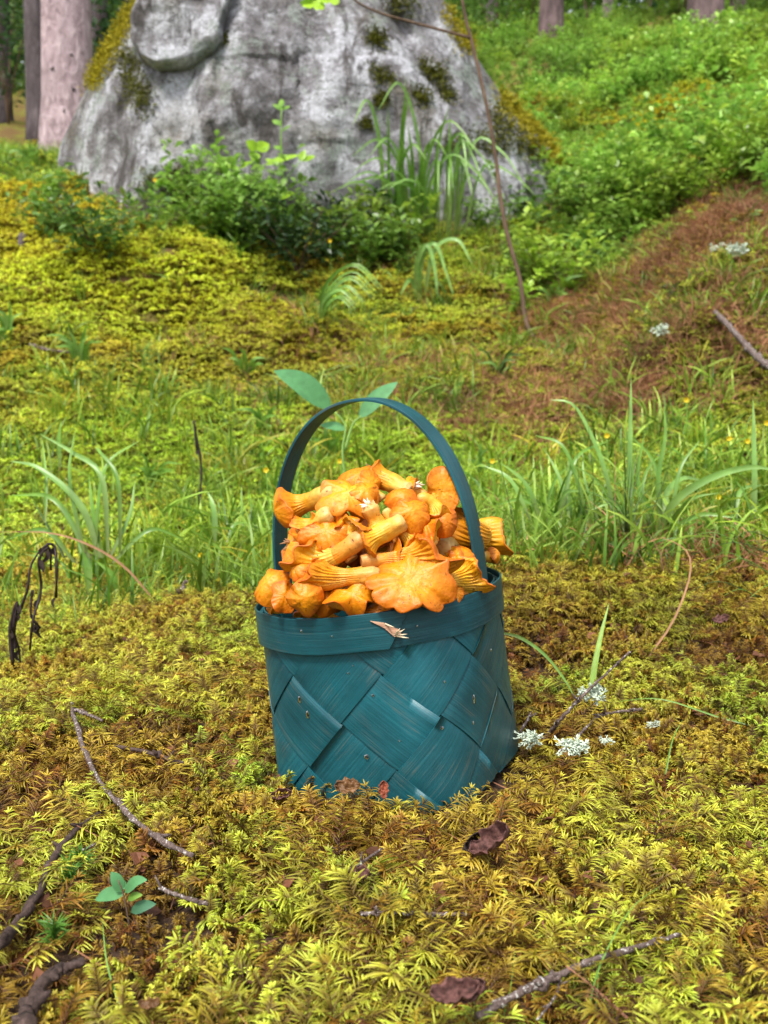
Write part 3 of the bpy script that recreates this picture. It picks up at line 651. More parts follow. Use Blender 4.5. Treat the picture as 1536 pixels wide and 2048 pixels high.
# ------------------------------------------------------------------ boulder
def build_boulder():
    Yb = 5.35
    out_px = [(118, 470), (118, 330), (142, 240), (180, 168), (222, 95), (262, 22), (310, -60), (400, -150), (560, -200), (700, -180), (820, -90), (886, 0), (925, 70), (975, 150), (1030, 228), (1082, 285), (1135, 345), (1160, 480), (1100, 600), (700, 640), (300, 600), (150, 560)]
    P = [W(px, py, Yb) for px, py in out_px]
    pts = spline(P + [P[0]], 160)[:-1]
    cx = W(620, 230, Yb); rings = 70; vs = []; fs = []
    def front(p):
        # planar facets: the broad face leans back, the left flank turns away
        return 0
    n = len(pts)
    t = thing('boulder', 'large lichen grey granite boulder with mossy edges rising behind the basket', 'boulder', (cx.x, Yb, Hs(cx.x, 4.7)))
    def place(mb, name, mat, sgn_list=(1, -1)):
        pass
    mb = MB(); allv = []
    for sgn in (-1, 1):
        vs = []
        for r in range(rings + 1):
            q = r / rings
            for i in range(n):
                p = cx.lerp(pts[i], q)
                D = (.52 if sgn < 0 else .8) * (1 - q ** 3.2) ** .8
                # tilt: upper part leans away, left flank falls back
                u_ = (p.x - cx.x); zz = (p.z - cx.z)
                dy = sgn * D
                if sgn < 0: dy += .16 * zz * (1 - q * q) + max(0, -u_ - .75) * .55 * (1 - q ** 4) + .10 * max(0, u_ - .5) * (1 - q ** 4)
                v = Vector((p.x, Yb + dy, p.z))
                nz = mnoise.fractal(v * 1.6 + Vector((3, 7, 1)), 1.0, 2.1, 3) * .11
                rg = (abs(mnoise.noise(Vector((v.x * 1.9 + 4, v.y * 1.5, v.z * 1.2)))) * .16)
                fn = mnoise.fractal(v * 7, 1.0, 2.2, 4) * .022
                cell = mnoise.cell(v * 2.5) * .015
                k = (1 - q ** 8)
                v.y += sgn * (-(nz * .6 + fn) + rg * .8 + cell) * (k * .9 + .1)
                rad = Vector((p.x - cx.x, 0, p.z - cx.z))
                if rad.length > 0: v += rad.normalized() * (mnoise.fractal(v * 3.5, 1, 2, 4) * .022 * q)
                if sgn < 0:
                    # shelf and diagonal crack right of the block
                    k1 = math.exp(-((u_ - .50 + .55 * (zz - .2)) / .05) ** 2) * smooth(-.35, .1, zz) * (1 - smooth(.45, .6, zz))
                    v.y += .06 * float(k1)
                vs.append(v)
        f2 = []
        for r in range(rings):
            for i in range(n):
                a, b_, c, d = r * n + i, r * n + (i + 1) % n, (r + 1) * n + (i + 1) % n, (r + 1) * n + i
                f2.append((a, d, c, b_) if sgn < 0 else (a, b_, c, d))
        mb.add(vs, f2)
        if sgn < 0: allv = vs
    mb.build('rock_face', M['rock'], t)
    def hit(px, py):
        best = None; bd = 1e9
        tx, ty = px, py
        for v in allv[::3]:
            s = v.y; q = W(px, py, s); d = (q.x - v.x) ** 2 + (q.z - v.z) ** 2
            if d < bd: bd = d; best = v
        return best
    # the overhanging block at the upper left, split from the face by a dark crack
    bpx = [(262, 85), (285, 125), (322, 148), (380, 138), (430, 112), (452, 88), (448, 60), (458, 25), (478, -20), (500, -90), (430, -130), (330, -80), (285, -10), (262, 40)]
    yb = min(hit(350, 60).y, hit(420, 60).y) - .02
    bq = [W(a, b_, yb) for a, b_ in bpx]; bp = [bq[i].lerp(bq[(i + 1) % len(bq)], f_ / 6) for i in range(len(bq)) for f_ in range(6)]; c = W(360, 30, yb); mb = MB(); vs = []
    for r in range(24):
        q = r / 23; qq = min(1, 1 - (1 - min(1, q / .8)) ** 2.6)
        for p in bp:
            v = c.lerp(p, qq); dd = .10 * (1 - qq ** 45) - .20 * max(0, (v.z - c.z)) 
            v.y = yb - dd + (max(0, q - .8) * 1.8) + .22 * (v.z - c.z) * 0.5
            v += Vector((0, 1, 0)) * (mnoise.fractal(v * 6, 1, 2, 4) * .03 + abs(mnoise.noise(v * 3.5)) * .07) + Vector((mnoise.noise(v * 8) * .012, 0, mnoise.noise(v * 9 + Vector((5, 5, 5))) * .012))
            vs.append(v)
    m_ = len(bp); mb.add(vs, [(r * m_ + i, (r + 1) * m_ + i, (r + 1) * m_ + (i + 1) % m_, r * m_ + (i + 1) % m_) for r in range(23) for i in range(m_)])
    mb.build('rock_block', M['rock'], t)
    # moss growing on the rock
    def moss_patch(pxs, wid, n_, bright, lab=None):
        mb = MB()
        for _ in range(n_):
            s = rnd(0, len(pxs) - 1.001); i = int(s); f_ = s - i
            px = pxs[i][0] * (1 - f_) + pxs[i + 1][0] * f_ + random.gauss(0, wid); py = pxs[i][1] * (1 - f_) + pxs[i + 1][1] * f_ + random.gauss(0, wid)
            v = hit(px, py)
            if v is None: continue
            p = Vector((W(px, py, v.y).x, v.y - .005, W(px, py, v.y).z))
            if (p - v).length > .05: p = v.copy()
            p = p + Vector((rnd(-.02, .02), 0, rnd(-.02, .02)))
            o_ = Vector((rnd(-1, 1), rnd(-1.2, -.1), rnd(-.5, 1.1))).normalized(); L = rnd(.012, .03)
            tuft_ribbon(mb, [p, p + o_ * L * .5, p + o_ * L - Vector((0, 0, L * .2))], .007, .2 + .2 * rnd(0, 1), rnd(.5, 1))
        o = mb.build('moss_patch', M['rock_moss_bright' if bright else 'rock_moss_dark'], t, False); o['kind'] = 'stuff'
        if lab: o['label'] = lab
    moss_patch([(185, 170), (200, 135), (225, 95), (250, 50), (275, 5)], 9, 3200, True, 'bright yellow moss along the left edge of the rock')
    moss_patch([(892, 20), (925, 75), (938, 95)], 9, 1100, True)
    moss_patch([(1005, 195), (1040, 235), (1075, 272), (1105, 305), (1135, 340)], 12, 3600, True, 'bright yellow moss along the lower right edge of the rock')
    moss_patch([(245, 105), (265, 140), (275, 180), (280, 215)], 14, 1000, False)
    moss_patch([(1010, 215), (1000, 260), (1050, 290), (1080, 310)], 16, 1300, False)
    moss_patch([(740, 70), (765, 82)], 8, 260, False); moss_patch([(775, 0), (830, 15)], 14, 320, False)
    moss_patch([(745, 140), (790, 165)], 6, 220, False); moss_patch([(840, 120), (862, 150), (885, 135)], 5, 260, False)
    moss_patch([(880, 150), (893, 185), (908, 205)], 6, 300, False); moss_patch([(752, 205), (772, 195)], 6, 180, False)
    moss_patch([(840, 185), (850, 200)], 8, 260, False); moss_patch([(730, 245), (735, 250)], 5, 110, False); moss_patch([(440, 72), (448, 85)], 4, 120, False)
    moss_patch([(280, 370), (350, 350), (395, 395)], 12, 500, False); moss_patch([(880, 290), (960, 280), (1000, 300)], 12, 500, False)
M['rock_moss_bright'] = leaf_mat('rock_moss_bright', [(0, (.22, .20, .02)), (1, (.60, .52, .03))], None, .2, .6, .2, 40)
M['rock_moss_dark'] = leaf_mat('rock_moss_dark', [(0, (.05, .045, .01)), (1, (.20, .22, .02))], None, .2, .6, .2, 40)
random.seed(51)
build_boulder()

# ------------------------------------------------------------------ trees
def trunk_tree(label, px, base_py, Y, wpx, mat, height=7, cat='tree', group=None, knobs=False, stubs=4, name='spruce_tree'):
    x = W(px, base_py, Y).x; z = Hs(x, Y); r = wpx / F * Y / 2
    t = thing(name, label, cat, (x, Y, z), group)
    n = 26; P = []; R = []
    for i in range(n):
        s = i / (n - 1); P.append(Vector((x + .012 * math.sin(s * 5 + px), Y, z - .15 + s * height))); R.append(r * (1 + .35 * math.exp(-s * height / .25)) * (1 - .35 * s))
    mb = MB(); tube(mb, P, R, 20, rough=.035); mb.build('trunk', mat, t)
    for k in range(stubs):
        mb = MB(); a = rnd(0, 2 * PI); h = rnd(.5, height * .6); p = Vector((x, Y, z + h)); d = Vector((math.cos(a), math.sin(a), rnd(-.3, .2))); L = rnd(.25, .8)
        tube(mb, [p + d * r * .8, p + d * (r + L * .5), p + d * (r + L) + Vector((0, 0, -.05))], [.012, .008, .003], 5)
        mb.build('dead_branch', M['bark_dark'], t)
    if knobs:
        for k in range(34):
            mb = MB(); a = -PI / 2 + rnd(-1.4, 1.4); h = rnd(.05, 1.8); p = Vector((x + math.cos(a) * r * 1.0, Y + math.sin(a) * r * 1.0, z + h))
            for q in range(5):
                o_ = Vector((rnd(-1, 1), rnd(-1, 0), rnd(-1, 1))).normalized() * rnd(.008, .022); tube(mb, [p, p + o_], [.006, .003], 4)
            mb.build('bark_knot', M['bark_dark'], t)
    # bare crown high above the frame: whorls of boughs
    mb = MB()
    for k in range(26):
        a = rnd(0, 2 * PI); h = height * rnd(.72, 1.0); p = Vector((x, Y, z + h - .15)); d = Vector((math.cos(a), math.sin(a), -.15)); L = rnd(.5, 1.1)
        tube(mb, [p, p + d * L], [.015, .004], 3)
        for q in range(12):
            b_ = p + d * L * rnd(.2, 1); o_ = Vector((rnd(-1, 1), rnd(-1, 1), rnd(-.7, .2))).normalized() * rnd(.1, .22)
            ribbon(mb, [b_, b_ + o_ * .5, b_ + o_], .05, age=(.1, .6), mi=1)
    mb.build('crown', [M['bark_dark'], M['bough']], t, False)
    return t
M['bough'] = leaf_mat('spruce_bough', [(0, (.02, .045, .02)), (1, (.06, .13, .04))], None, .2, .5, .3, 30)
random.seed(61)
trunk_tree('thick pinkish grey spruce trunk with dark knots left of the boulder', 138, 305, 6.7, 100, M['bark_pink'], 7, knobs=True)
trunk_tree('slim dark trunk showing just left of the thick pinkish trunk', 78, 300, 8.3, 42, M['bark_dark'], 8)
trunk_tree('dark trunk at the left edge of the view beyond the grass', 12, 290, 10, 30, M['bark_dark'], 8)
trunk_tree('dark trunk squeezed between the pinkish trunk and the boulder edge', 200, 280, 9.2, 44, M['bark_dark'], 8)
trunk_tree('narrow reddish brown trunk rising from the bilberries above the boulder right shoulder', 1100, 95, 10.5, 46, M['bark_red'], 8, name='pine_tree')
trunk_tree('broad reddish trunk at the top right with pale lichen at its foot', 1412, 60, 9.5, 66, M['bark_red'], 8, name='pine_tree')
trunk_tree('thin orange brown trunk just right of the broad reddish trunk', 1476, 40, 12.5, 30, M['bark_red'], 8, name='pine_tree')
trunk_tree('pale grey slender trunk between the two reddish trunks', 1213, 60, 13, 20, M['bark_pink'], 8, name='pine_tree')
trunk_tree('faint slender trunk deep in the woods near the top right corner', 1520, 40, 14, 22, M['bark_dark'], 8, name='pine_tree')
trunk_tree('faint dark trunk deep in the woods just right of the boulder top', 985, 60, 15, 24, M['bark_dark'], 8, name='pine_tree')

def bush(label, px, Y, h, R, n_, ls, mat, group=None, cat='bush', name='young_tree', nst=5, seed=0):
    random.seed(seed); x = (px - 768) / F * Y; z = Hs(x, Y); t = thing(name, label, cat, (x, Y, z), group)
    mb = MB(); lf = MB()
    for k in range(nst):
        a = rnd(0, 2 * PI); d = Vector((math.cos(a), math.sin(a), 0)); hh = h * rnd(.7, 1)
        P = [Vector((x, Y, z - .03)) + Vector((0, 0, hh * s)) + d * R * .9 * s ** 1.6 for s in [i / 7 for i in range(8)]]
        tube(mb, P, [.004 * h * (1.3 - i / 7) + .0012 for i in range(8)], 5)
        for j in range(n_ // nst):
            s = rnd(.15, 1) ** .8; i = min(6, int(s * 7)); p = P[i].lerp(P[i + 1], s * 7 - i) + Vector((rnd(-1, 1), rnd(-1, 1), rnd(-.6, .6))) * R * .45
            o_ = Vector((rnd(-1, 1), rnd(-1, 1), rnd(-.5, .6))).normalized(); L = ls * rnd(.6, 1.3)
            ribbon(lf, [p, p + o_ * L * .45, p + o_ * L], L * .55, nrm=Vector((rnd(-.7, .7), rnd(-.7, .7), 1)), age=(rnd(.1, .5), rnd(.5, 1)), prof=lambda q: (.15, 1, .08)[int(q * 2 + .1)])
    mb.build('stem', M['stem_brown'], t); lf.build('foliage', mat, t, False)
    return t
def lm(nm, a, b_, tr=.4): return leaf_mat(nm, [(0, a), (1, b_)], None, tr, .4, .45, 20, .35)
M['fol_a'] = lm('foliage_mid', (.045, .11, .025), (.19, .36, .07)); M['fol_b'] = lm('foliage_lime', (.10, .22, .03), (.34, .50, .07)); M['fol_c'] = lm('foliage_dark', (.02, .055, .02), (.07, .16, .05)); M['fol_t'] = lm('foliage_bluish', (.04, .11, .05), (.15, .32, .15))
B = [('dense green young trees beside the boulder right shoulder', 985, 11.5, 1.6, .7, 'fol_a'), ('lime leafed young tree left of the narrow reddish trunk', 1045, 12.5, 1.5, .6, 'fol_b'),
     ('mid green leafy bush between the narrow reddish trunk and the pale trunk', 1160, 13, 1.7, .6, 'fol_a'), ('bluish green bush right of the pale slender trunk', 1275, 13.5, 1.6, .7, 'fol_t'),
     ('light green bush left of the broad reddish trunk', 1340, 12, 1.2, .55, 'fol_b'), ('leafy green bush in the top right corner', 1530, 11.5, 1.3, .6, 'fol_a'),
     ('dark spruce sapling at the far left behind the slim dark trunk', 40, 9.5, 1.6, .7, 'fol_c'), ('dark green bush between the pinkish trunk and the boulder', 215, 8, 1.3, .45, 'fol_c'),
     ('mid green bush at the top left corner of the woods', -10, 12, 2.3, .8, 'fol_a'), ('green thicket left of the boulder top in the distance', 240, 13, 2.2, .9, 'fol_a')]
for i, (lab, px, Y, h, R, m_) in enumerate(B): bush(lab, px, Y, h, R, 900, .075, M[m_], seed=70 + i)

# ------------------------------------------------------------------ basket
BX, BZ, BRO, BTA, BR, BHS, BH, BANG, U0, T0, DU, DT, BAND = .0162, .0056, .1319, .0054, .1021, .0886, .1574, .3234, -.0063, .6884, .0624, .2436, .1674
_a = np.linspace(0, 2 * PI, 2881); _c, _s = np.cos(_a), np.sin(_a); _r = (abs(_c) ** 5 + abs(_s) ** 5) ** (-1 / 5)
_PT = np.stack([_r * _c, _r * _s], 1); _PL = np.concatenate([[0], np.cumsum(np.linalg.norm(np.diff(_PT, axis=0), axis=1))]); _PL /= _PL[-1]
def bsurf(u, t, off=0.0):
    """point of the basket wall in basket space: u = turn round the wall from the front, t = height 0..1"""
    def q(u, t):
        th = 2 * PI * u; cx, cy = BR * math.sin(th), -BR * math.cos(th)
        v = (u - BANG / (2 * PI) + .125) % 1.0
        qx = float(np.interp(v, _PL, _PT[:, 0])) * BHS; qy = float(np.interp(v, _PL, _PT[:, 1])) * BHS
        r = BANG - PI * .75; sx = qx * math.cos(r) - qy * math.sin(r); sy = qx * math.sin(r) + qy * math.cos(r)
        w_ = min(1, max(0, t)) ** .8
        return Vector((sx * (1 - w_) + cx * w_, sy * (1 - w_) + cy * w_, t * BH))
    p = q(u, t)
    if off == 0.0: return p
    a = q(u + .004, t) - q(u - .004, t); b_ = q(u, min(1, t + .02)) - q(u, min(1, t + .02) - .04)
    n_ = a.cross(b_); n_.normalize()
    return p + n_ * off
BM = Matrix.Translation((BX, .85, BZ)) @ Matrix.Rotation(-BRO, 4, 'Y') @ Matrix.Rotation(BTA, 4, 'X')
basket = thing('basket', 'teal painted woven wood basket with tall hoop handle heaped with orange mushrooms', 'basket', (BX, .85, BZ))
basket.rotation_euler = (Matrix.Rotation(-BRO, 4, 'Y') @ Matrix.Rotation(BTA, 4, 'X')).to_euler()
def bw(p): return BM @ p

def slab(grid, uvg, th, name, mat, parent, bevel=True, label=None):
    """a thin wooden strip: grid[i][j] = (point, outward normal offset fn) already outer surface; thickness inwards"""
    ni, nj = len(grid), len(grid[0]); mb = MB(); vs = []; uv = []
    for i in range(ni):
        for j in range(nj): vs.append(grid[i][j][0]); uv.append(uvg[i][j])
    for i in range(ni):
        for j in range(nj): vs.append(grid[i][j][1]); uv.append(uvg[i][j])
    o = ni * nj; fs = []
    for i in range(ni - 1):
        for j in range(nj - 1):
            a = i * nj + j; fs.append((a, a + 1, a + nj + 1, a + nj)); fs.append((o + a, o + a + nj, o + a + nj + 1, o + a + 1))
    for i in range(ni - 1):
        a = i * nj; fs.append((a, a + nj, o + a + nj, o + a)); a += nj - 1; fs.append((a, o + a, o + a + nj, a + nj))
    for j in range(nj - 1):
        fs.append((j, o + j, o + j + 1, j + 1)); a = (ni - 1) * nj + j; fs.append((a, a + 1, o + a + 1, o + a))
    mb.add(vs, fs, 1.0, uv)
    ob = mb.build(name, mat, parent)
    bmx = ob.modifiers.new('edge', 'BEVEL'); bmx.width = .00022; bmx.segments = 1; bmx.limit_method = 'ANGLE'; bmx.angle_limit = math.radians(50)
    for p_ in ob.data.polygons: p_.use_smooth = True
    ob.modifiers.new('norm', 'WEIGHTED_NORMAL')
    if label: ob['label'] = label
    return ob
random.seed(81)
TH = .0009
def weave(fam):
    for k in range(8):
        wob = [rnd(-1, 1) for _ in range(8)]
        ni = 66; nj = 8; grid = []; uvg = []
        span = 5.2; lo = -1.9 - k - .5
        for a in range(ni):
            p_ = lo + span * a / (ni - 1); row = []; urow = []
            for b_ in range(nj):
                q = k + .012 + .976 * b_ / (nj - 1)
                i, j = (p_, q) if fam == 0 else (q, p_)
                u = U0 + (i - j) * DU; t = T0 - (i + j) * DT
                s_ = math.sin(PI * p_) * (1 if (k % 2 == 0) else -1)
                s_ = math.tanh(4.0 * s_) / math.tanh(4.0)
                # where this strip lies on top, its free edges lift a little
                lift = max(0, s_) * .0003 * (abs(2 * b_ / (nj - 1) - 1) ** 4) * (.6 + wob[(a // 9) % 8])
                off = (.0009 * s_ if fam == 0 else -.0009 * s_ * (-1 if False else 1)) + lift
                if fam == 1:
                    off = .0009 * math.tanh(4.0 * (-math.sin(PI * p_) * (1 if k % 2 == 0 else -1))) / math.tanh(4.0)
                    off += max(0, off) * .35 * (abs(2 * b_ / (nj - 1) - 1) ** 4) * (.6 + wob[(a // 9) % 8])
                off += .0025 * (1 - min(1, max(0, t))) ** 3 * 0
                tt = min(.975, max(-.02, t))
                # slide clipped ends along the strip so the grain keeps its direction
                if tt != t:
                    dp = (t - tt) / DT
                    if fam == 0: u = U0 + (i + dp - j) * DU
                    else: u = U0 + (i - (j + dp)) * DU
                row.append((bw(bsurf(u, tt, off + .0006)), bw(bsurf(u, tt, off + .0006 - TH))))
                urow.append((p_ * .055 + k * 1.7 + fam * 3.3, (q - k) * .055))
            grid.append(row); uvg.append(urow)
        slab(grid, uvg, TH, 'woven_strip', M['paint'], basket)
weave(0); weave(1)
# rim bands: an outer band whose cut end laps over its start at the front, and an inner band
def band(name, u0, u1, t0, t1, off0, off1, th, cut0=0, cut1=0, n_=150, wav=.0):
    grid = []; uvg = []; nj = 7
    for a in range(n_ + 1):
        s = a / n_; row = []; ur = []
        for b_ in range(nj):
            q = b_ / (nj - 1); u = u0 + (u1 - u0) * s
            if s > .9: u += cut1 * (q - .5) * (s - .9) / .1
            if s < .1: u += cut0 * (q - .5) * (.1 - s) / .1
            t = t0 + (t1 - t0) * q + wav * math.sin(u * 40) * .004; off = off0 + (off1 - off0) * s
            row.append((bw(bsurf(u, t, off + th)), bw(bsurf(u, t, off)))); ur.append((u * .64, q * .026))
        grid.append(row); uvg.append(ur)
    return slab(grid, uvg, th, name, M['paint_band'], basket)
b1 = band('rim_band', -.045, 1.0215, 1 - BAND - .012, 1.004, .0014, .0042, .0016, 0, .028, 200, 1); b1['label'] = 'outer rim band with a slanting cut end lapped at the front'
b2 = band('inner_rim_band', .3, 1.31, 1 - BAND, .992, -.0032, -.0034, .0014); b2['label'] = 'inner rim band'
# basket floor
mb = MB(); pts = [bw(bsurf(i / 48, .03, -.001)) for i in range(48)]; c_ = bw(Vector((0, 0, .03 * BH)))
mb.add(pts + [c_], [(i, (i + 1) % 48, 48) for i in range(48)], 1.0, [(p.x, p.y) for p in pts] + [(0, 0)]); mb.build('basket_floor', M['paint'], basket, False)
# handle: a flat bent strip whose legs run down inside the rim
HPSI = math.radians(27)
def handle():
    hd = Vector((math.cos(HPSI), -math.sin(HPSI), 0)); wd = Vector((math.sin(HPSI), math.cos(HPSI), 0))
    a_ = .0962; zt = BH * 1.0 + .163; zs = BH + .018; n_ = 120; grid = []; uvg = []
    path = []
    for k in range(n_ + 1):
        s = k / n_
        if s < .12: path.append((-a_ * (.99 + .01 * s / .12), BH * .7 + (zs - BH * .7) * s / .12))
        elif s > .88: path.append((a_ * (.99 + .01 * (1 - s) / .12), BH * .7 + (zs - BH * .7) * (1 - s) / .12))
        else:
            th = PI * (1 - (s - .12) / .76); c, sn = math.cos(th), math.sin(th)
            ex = 2 / 2.12; path.append((a_ * math.copysign(abs(c) ** ex, c) + .004 * sn, zs + (zt - zs) * abs(sn) ** ex))
    L = 0
    for k in range(n_ + 1):
        x0, z0 = path[max(0, k - 1)]; x1, z1 = path[min(n_, k + 1)]; T = Vector((x1 - x0, 0, z1 - z0)).normalized()
        if k: L += math.hypot(path[k][0] - path[k - 1][0], path[k][1] - path[k - 1][1])
        Nn = hd * (-T.z) + Vector((0, 0, T.x)); Nn.normalize()
        wv = .0115 + .0006 * math.sin(L * 40)
        p = hd * path[k][0] + Vector((0, 0, path[k][1])); row = []; ur = []
        for b_ in range(7):
            q = b_ / 6 * 2 - 1; th_ = .0030 * (1 - .25 * abs(q) ** 3)
            row.append((bw(p + wd * wv * q + Nn * th_ * .5), bw(p + wd * wv * q - Nn * th_ * .5))); ur.append((L + 5, q * .012))
        grid.append(row); uvg.append(ur)
    slab(grid, uvg, .003, 'handle', M['paint_band'], basket)
handle()
# the chipped lap of the rim: bare torn wood with a few standing splinters
def spx(px, py, off=.0):
    """basket space point on the outside of the wall below pixel px,py"""
    best = None; bd = 1e9
    for i in range(81):
        u = -.3 + .6 * i / 80
        for j in range(41):
            t = j / 40; q = bw(bsurf(u, t)); v = to_px(q); d = (v[0] - px) ** 2 + (v[1] - py) ** 2
            if d < bd: bd = d; best = (u, t)
    u0, t0 = best
    for it in range(3):
        st = .004 / (3 ** it); bb = best
        for du in range(-3, 4):
            for dt in range(-3, 4):
                u = bb[0] + du * st / 3; t = bb[1] + dt * st * 2; q = bw(bsurf(u, min(1, t))); v = to_px(q); d = (v[0] - px) ** 2 + (v[1] - py) ** 2
                if d < bd: bd = d; best = (u, min(1, t))
    return best
def to_px(p):
    y = p.y; z = p.z - ZC; Fd = y * math.cos(PH) - z * math.sin(PH); U = y * math.sin(PH) + z * math.cos(PH)
    return 768 + F * p.x / Fd, 1024 - F * U / Fd
def wall(px, py, off):
    u, t = spx(px, py); return bw(bsurf(u, t, off))
mb = MB(); outline = [(742, 1238), (768, 1242), (780, 1250), (798, 1256), (800, 1266), (788, 1270), (779, 1262), (768, 1252)]
top = [wall(a, b_, .0072) for a, b_ in outline]; bot = [wall(a, b_, .0050) for a, b_ in outline]; m_ = len(top)
mb.add(top + bot, [tuple(range(m_))] + [(i, i + m_, (i + 1) % m_ + m_, (i + 1) % m_) for i in range(m_)]); o = mb.build('torn_patch', M['bare'], basket, False); o['label'] = 'bare reddish wood where the paint and rim end chipped off'
for (a, b_, c, d) in ((788, 1266, 804, 1252), (790, 1267, 809, 1262), (791, 1268, 812, 1270), (789, 1264, 796, 1250), (770, 1244, 786, 1248)):
    mb = MB(); p = wall(a, b_, .0068); q = wall(c, d, .013); tube(mb, [p, p.lerp(q, .6) + Vector((0, -.001, 0)), q], [.0008, .0006, .0001], 5); mb.build('splinter', M['splinter'], basket)
mb = MB(); 
p = wall(985, 1214, .0058); n_ = (p - bw(Vector((0, 0, BH * .9)))).normalized(); tube(mb, [p - n_ * .002, p + n_ * .0009], [.0022, .0018], 10); mb.build('nail_head', M['nail'], basket)
p = wall(541, 1244, .0058); n_ = (p - bw(Vector((0, 0, BH * .9)))).normalized(); mb = MB(); tube(mb, [p - n_ * .002, p + n_ * .0007], [.0016, .0012], 10); mb.build('nail_head', M['nail'], basket)
# rain beads on the painted wood
for (px, py, r_, el) in ((747, 1389, 3.6, 1), (882, 1455, 4, 1), (735, 1512, 6, 1), (602, 1398, 4, 2), (618, 1428, 4.5, 2), (944, 1398, 3.5, 3), (562, 1463, 3, 1.2), (698, 1345, 2.2, 1), (886, 1363, 2.4, 1.3), (612, 1258, 3.2, 1), (943, 1445, 2.6, 1.6), (830, 1250, 2.4, 1), (670, 1268, 2.2, 1), (978, 1300, 2.6, 1.3), (707, 1330, 1.8, 1), (800, 1480, 2.2, 1)):
    u, t = spx(px, py); off = .0060 if t > .83 else .0022; p = bw(bsurf(u, t, off - .0006)); p2 = bw(bsurf(u, t, off + .003)); n_ = (p2 - p).normalized(); r = r_ / F * p.y
    up_ = (Vector((0, 0, 1)) - n_ * n_.z).normalized(); sd_ = n_.cross(up_); mb = MB(); vs = []; fs = []
    for i in range(5):
        ph_ = PI / 2 * i / 5
        for j in range(12):
            a = 2 * PI * j / 12; vs.append(p + (sd_ * math.cos(a) + up_ * math.sin(a) * el) * r * math.cos(ph_) + n_ * r * .7 * math.sin(ph_))
    vs.append(p + n_ * r * .72)
    fs = [(i * 12 + j, i * 12 + (j + 1) % 12, (i + 1) * 12 + (j + 1) % 12, (i + 1) * 12 + j) for i in range(4) for j in range(12)] + [(48 + j, 48 + (j + 1) % 12, 60) for j in range(12)] + [tuple(range(11, -1, -1))]
    mb.add(vs, fs); mb.build('water_bead', M['water'], basket)

# ------------------------------------------------------------------ mushrooms
HC = bw(Vector((0, 0, BH * .97)))
def heap_y(px, py):
    """distance at which the line of sight meets the heap's rounded front"""
    lo = .70
    for k in range(200):
        Y = lo + k * .0012; p = W(px, py, Y) - HC
        r = (abs(p.x) / .100) ** 2.6 + (abs(p.y) / .092) ** 2.6 + (max(0, abs(p.z)) / .118) ** 2.6 if p.z > 0 else (abs(p.x) / .097) ** 2.6 + (abs(p.y) / .092) ** 2.6
        if r < 1: return Y
    return .85
def HP(px, py, d=0.0):
    Y = heap_y(px, py) + d / 100; return W(px, py, Y)
def wnoise(seed):
    rr = random.Random(seed); co = [(k, rr.uniform(-1, 1) / k ** .6, rr.uniform(0, 6.28)) for k in (1, 2, 3, 4, 5, 7)]
    s = sum(abs(a) for _, a, _ in co)
    return lambda th: sum(a * math.sin(k * th + p) for k, a, p in co) / s * 1.7
